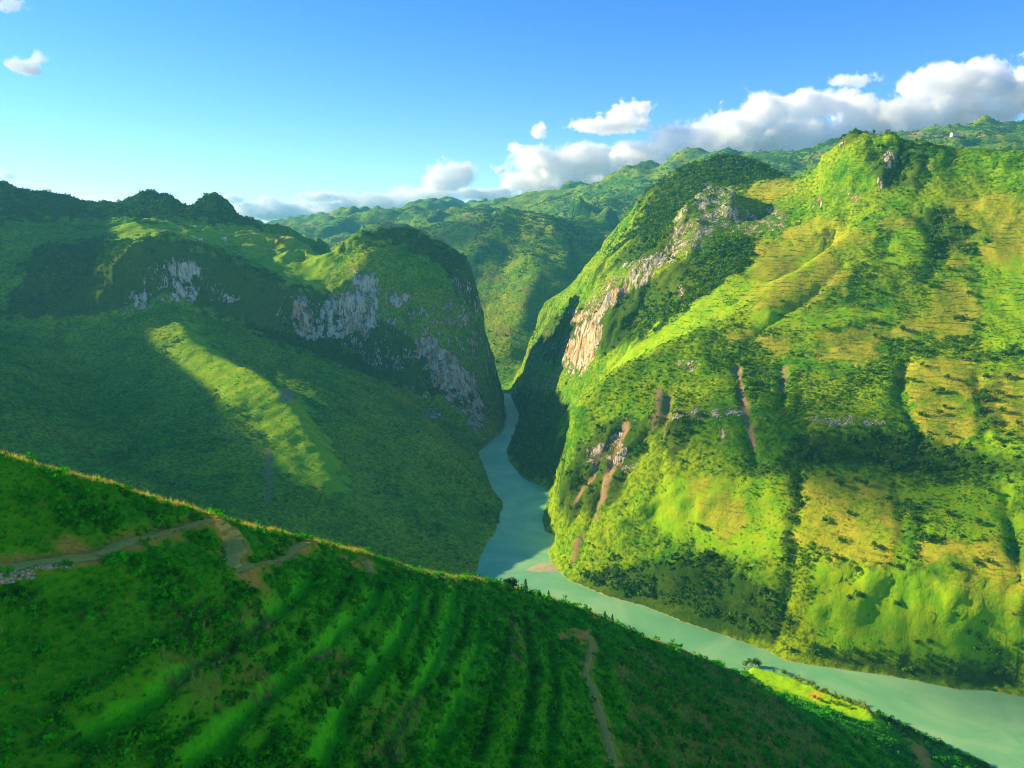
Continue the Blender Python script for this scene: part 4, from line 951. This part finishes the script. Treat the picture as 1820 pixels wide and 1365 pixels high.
# ================================================================== HOUSES
def box(bm, x0, x1, y0, y1, z0, z1):
    v = [bm.verts.new(p) for p in ((x0,y0,z0),(x1,y0,z0),(x1,y1,z0),(x0,y1,z0),(x0,y0,z1),(x1,y0,z1),(x1,y1,z1),(x0,y1,z1))]
    for f in ((3,2,1,0),(4,5,6,7),(0,1,5,4),(1,2,6,5),(2,3,7,6),(3,0,4,7)): bm.faces.new([v[i] for i in f])
def bmo(name, fn, mat, parent):
    bm = bmesh.new(); fn(bm); bmesh.ops.recalc_face_normals(bm, faces=bm.faces[:]); me = bpy.data.meshes.new(name); bm.to_mesh(me); bm.free(); return link(name, me, mat, parent=parent)
def house(px_, py_, w, d, h, roofm, label, rot=0.0, S=V, q=None):
    q = S.pick(px_, py_)[0] if q is None else q
    if np.isnan(q[0]): return
    o = link('farmhouse', None, label=label, cat='house'); o.location = (q[0], q[1], q[2] - .3); o.rotation_euler = (0, 0, rot)
    def walls(bm):
        box(bm, -w/2, w/2, -d/2, d/2, -6, h)
        for s in (-1, 1):
            a, b, c = bm.verts.new((s*w/2, -d/2, h)), bm.verts.new((s*w/2, d/2, h)), bm.verts.new((s*w/2, 0, h + d*.28))
            a2, b2, c2 = bm.verts.new((s*(w/2-.2), -d/2, h)), bm.verts.new((s*(w/2-.2), d/2, h)), bm.verts.new((s*(w/2-.2), 0, h + d*.28))
            for f in ((a,b,c),(a2,c2,b2),(a,c,c2,a2),(b,b2,c2,c)): bm.faces.new(f)
    bmo('wall', walls, MAT_RWALL, o)
    def roof(bm):
        for s in (-1, 1):
            p = [(-w/2-.7, s*(d/2+.8), h-.25), (w/2+.7, s*(d/2+.8), h-.25), (w/2+.7, 0, h+d*.28+.25), (-w/2-.7, 0, h+d*.28+.25)]
            v = [bm.verts.new(t) for t in p] + [bm.verts.new((t[0], t[1], t[2]+.22)) for t in p]
            for f in ((0,1,2,3),(7,6,5,4),(0,4,5,1),(1,5,6,2),(2,6,7,3),(3,7,4,0)): bm.faces.new([v[i] for i in f])
    bmo('roof', roof, roofm, o)
    bmo('door', lambda bm: box(bm, -.6, .6, -d/2-.06, -d/2+.1, .1, 2.2), MAT_DARK, o)
    for s in (-1, 1): bmo('window', lambda bm: box(bm, s*w*.3-.7, s*w*.3+.7, -d/2-.06, -d/2+.1, 1.1, 2.2), MAT_DARK, o)
house(283, 411, 15, 8, 4.0, MAT_TILE, 'pale house with a red tiled roof on the left plateau brow', .3)
house(222, 388, 8, 5, 3.2, MAT_TIN, 'tiny white-roofed hut below the wooded left hills', .1)
house(347, 431, 8, 5, 3.4, MAT_TIN, 'whitish hut left of its neighbour at the plateau centre', -.2)
house(357, 428, 9, 6, 4.2, MAT_TIN, 'taller pale hut right of its neighbour at the plateau centre', .2)
house(397, 425, 17, 5, 3.0, MAT_TIN, 'long low pale shed at the foot of the round wooded knob', 0)
qq = FR.pick(1697, 241)[0]
house(0, 0, 40, 18, 10, MAT_TILE, 'distant reddish building beside the far ridge road', .2, q=qq)
# ================================================================== RUBBLE BESIDE THE TRAIL (uncountable stones, one object)
def rubble(name, label, areas, n, smin, smax):
    bm = bmesh.new()
    for _ in range(n):
        ar = areas[random.randrange(len(areas))]
        q = N.pick(random.uniform(ar[0], ar[2]), random.uniform(ar[1], ar[3]))[0]
        if np.isnan(q[0]): continue
        g = bmesh.ops.create_icosphere(bm, subdivisions=1, radius=random.uniform(smin, smax))
        sx = Vector((random.uniform(.7, 1.4), random.uniform(.7, 1.3), random.uniform(.5, .9)))
        for v in g['verts']: v.co = Vector((v.co.x * sx.x, v.co.y * sx.y, v.co.z * sx.z)) * random.uniform(.8, 1.2) + Vector(q) + Vector((0, 0, .05))
    me = bpy.data.meshes.new(name); bm.to_mesh(me); bm.free()
    return link(name, me, MAT_STONE, kind='stuff', label=label, cat='rubble')
rubble('stone_rubble', 'grey stone rubble tipped below the dirt trail', [(0,1014,60,1030),(0,1016,24,1038),(60,1004,130,1010)], 420, .12, .5)
# ================================================================== SHADE CLOUDS, unseen beyond the left edge, added to throw shadows on the slopes
def shade_cloud(target, rx, rz, t=6600):
    c = Vector(target) + SD * t
    bm = bmesh.new(); bmesh.ops.create_icosphere(bm, subdivisions=3, radius=1.0)
    me = bpy.data.meshes.new('added_shade_clouds'); bm.to_mesh(me); bm.free()
    o = link('added_shade_clouds', me, CM, kind='stuff'); o.location = c; o.scale = (rx, rx, rz)

# ================================================================== CLOUDS
def cloud_mat(name, dens, seed, cut, ns=.0011):
    m = bpy.data.materials.new(name); m.use_nodes = True; t = m.node_tree; t.nodes.clear()
    o = NT.__new__(NT); o.m = m; o.t = t; o.out = t.nodes.new('ShaderNodeOutputMaterial')
    tc = o.n('TexCoord').outputs['Object']
    p = o.n('NewGeometry').outputs['Position']
    r = o.n('VectorMath', {0: tc}, operation='LENGTH').outputs['Value']
    big = o.noise(p, ns, 8, .62, .3)
    z = o.n('SeparateXYZ', {0: tc}).outputs[2]
    # billowing above, flatter below
    e = o.math('ADD', r, o.math('MULTIPLY', o.ramp(z, .0, -.6), .35))
    f = o.math('ADD', o.math('SUBTRACT', cut, e), o.math('MULTIPLY', o.math('SUBTRACT', big, .5), 2.6))
    d = o.ramp(f, 0.0, .22, 0, dens)
    v = o.n('VolumeScatter', {'Color': (1, 1, 1, 1), 'Density': d, 'Anisotropy': .0})
    t.links.new(v.outputs[0], o.out.inputs['Volume'])
    return m
CM = cloud_mat('cloud_vapour', .006, 1, .74, .0019)

CMS = cloud_mat('small_cloud_vapour', .009, 2, .66, .0032)
CMW = cloud_mat('wispy_vapour', .004, 2, .66, .0036)
def cloud(label, puffs, D=17500, group=None, mat=None):
    """puffs: (px, py, half width px, half height px)"""
    c0 = P(puffs[0][0], puffs[0][1], D)
    root = link('cloud', None, label=label, cat='cloud', group=group); root.location = c0
    for k, (px, py, w, h) in enumerate(puffs):
        c = P(px, py, D + (k % 3 - 1) * 300); s = D / F
        bm = bmesh.new(); bmesh.ops.create_icosphere(bm, subdivisions=3, radius=1.0)
        me = bpy.data.meshes.new('puff'); bm.to_mesh(me); bm.free()
        q = link('puff', me, mat or CM, parent=root)
        q.location = (c[0] - c0[0], c[1] - c0[1], c[2] - c0[2]); q.scale = (w * s * 1.25, max(w, h) * s * .9, h * s * 1.2)
BAND = 'cumulus bank along the skyline'
cloud('small bright cloud floating alone in blue sky above the gorge', [(1085,226,70,20),(1120,208,46,30),(1142,190,26,20)], mat=CMS)
cloud('narrow upright wisp of cloud left of the lone white cloud', [(956,236,18,16),(962,228,10,14),(925,266,26,16)], mat=CMS)
cloud('small puff low over the far range between two cloud banks', [(884,302,18,12)], mat=CMS)
cloud('long low bank of white cumulus behind the far central range', [(1290,256,100,52),(1200,282,110,40),(1100,298,110,38),(1010,298,90,40),(960,290,50,30),(1000,330,110,34),(1340,215,60,46),(1370,190,34,24)], group=BAND)
cloud('towering double-headed cumulus left of the rocky summit', [(1420,218,60,46),(1450,196,50,36),(1490,182,40,24),(1400,250,90,50),(1470,250,80,40)], group=BAND)
cloud('largest cloud with grey underside in the upper right corner', [(1690,152,80,34),(1636,164,50,30),(1762,128,44,30),(1740,165,90,30)], group=BAND)
cloud('broad cream-white cloud spread behind the right summit', [(1600,220,120,46),(1700,208,110,46),(1800,180,90,56),(1530,236,80,34),(1860,160,80,60)], group=BAND)
cloud('faint thin wisp between the two big cumulus clouds', [(1520,146,44,16)], mat=CMW)
cloud('low cumulus bank behind the left plateau and distant blue range', [(800,322,44,36),(828,308,26,24),(760,352,70,28),(700,366,90,26),(620,378,90,24),(540,384,90,24),(470,380,60,24),(880,348,50,18)], group=BAND)
cloud('flat oval cloud above the low bank left of centre', [(582,352,52,15),(480,356,18,12)], mat=CMS)
cloud('little round cloud beside the dark wooded knob', [(410,356,24,12)], mat=CMS)
cloud('small ragged white cloud high at the left edge', [(46,118,34,20),(70,104,18,14),(30,122,20,14),(58,128,24,12)], mat=CMW)
cloud('wisp of cloud in the top left corner', [(22,14,32,16)], mat=CMW)
cloud('pinkish cloud scrap at the left edge over the trees', [(12,312,24,14)], mat=CMW)
for q, rx, rz in (((1235,1070), 105, 80), ((1720,1205), 95, 45), ((1500,800), 190, 70), ((1330,780), 150, 60)):
    w = V.pick(*q)[0]
    if not np.isnan(w[0]): shade_cloud(w, rx, rz)
w = FR.pick(800, 415)[0]; shade_cloud(w, 420, 150)

# ================================================================== HAZE
bm = bmesh.new(); bmesh.ops.create_cube(bm, size=1.0)
me = bpy.data.meshes.new('haze'); bm.to_mesh(me); bm.free()
hz = NT('air_haze')
pv = hz.n('VolumePrincipled', {'Color': (.16, .62, .95, 1), 'Density': 4.8e-5, 'Anisotropy': .2}); hz.t.links.new(pv.outputs[0], hz.out.inputs['Volume'])
haze = link('haze', me, hz.m, kind='stuff')
top = max(float(V.Z.max()), float(N.Z.max()), float(FR.Z.max())) + 25
haze.location = (2000, 6400, (top - 30) / 2); haze.scale = (14600, 14600, top + 30)
print('haze top', top)
print('done', round(time.time() - T0, 1))
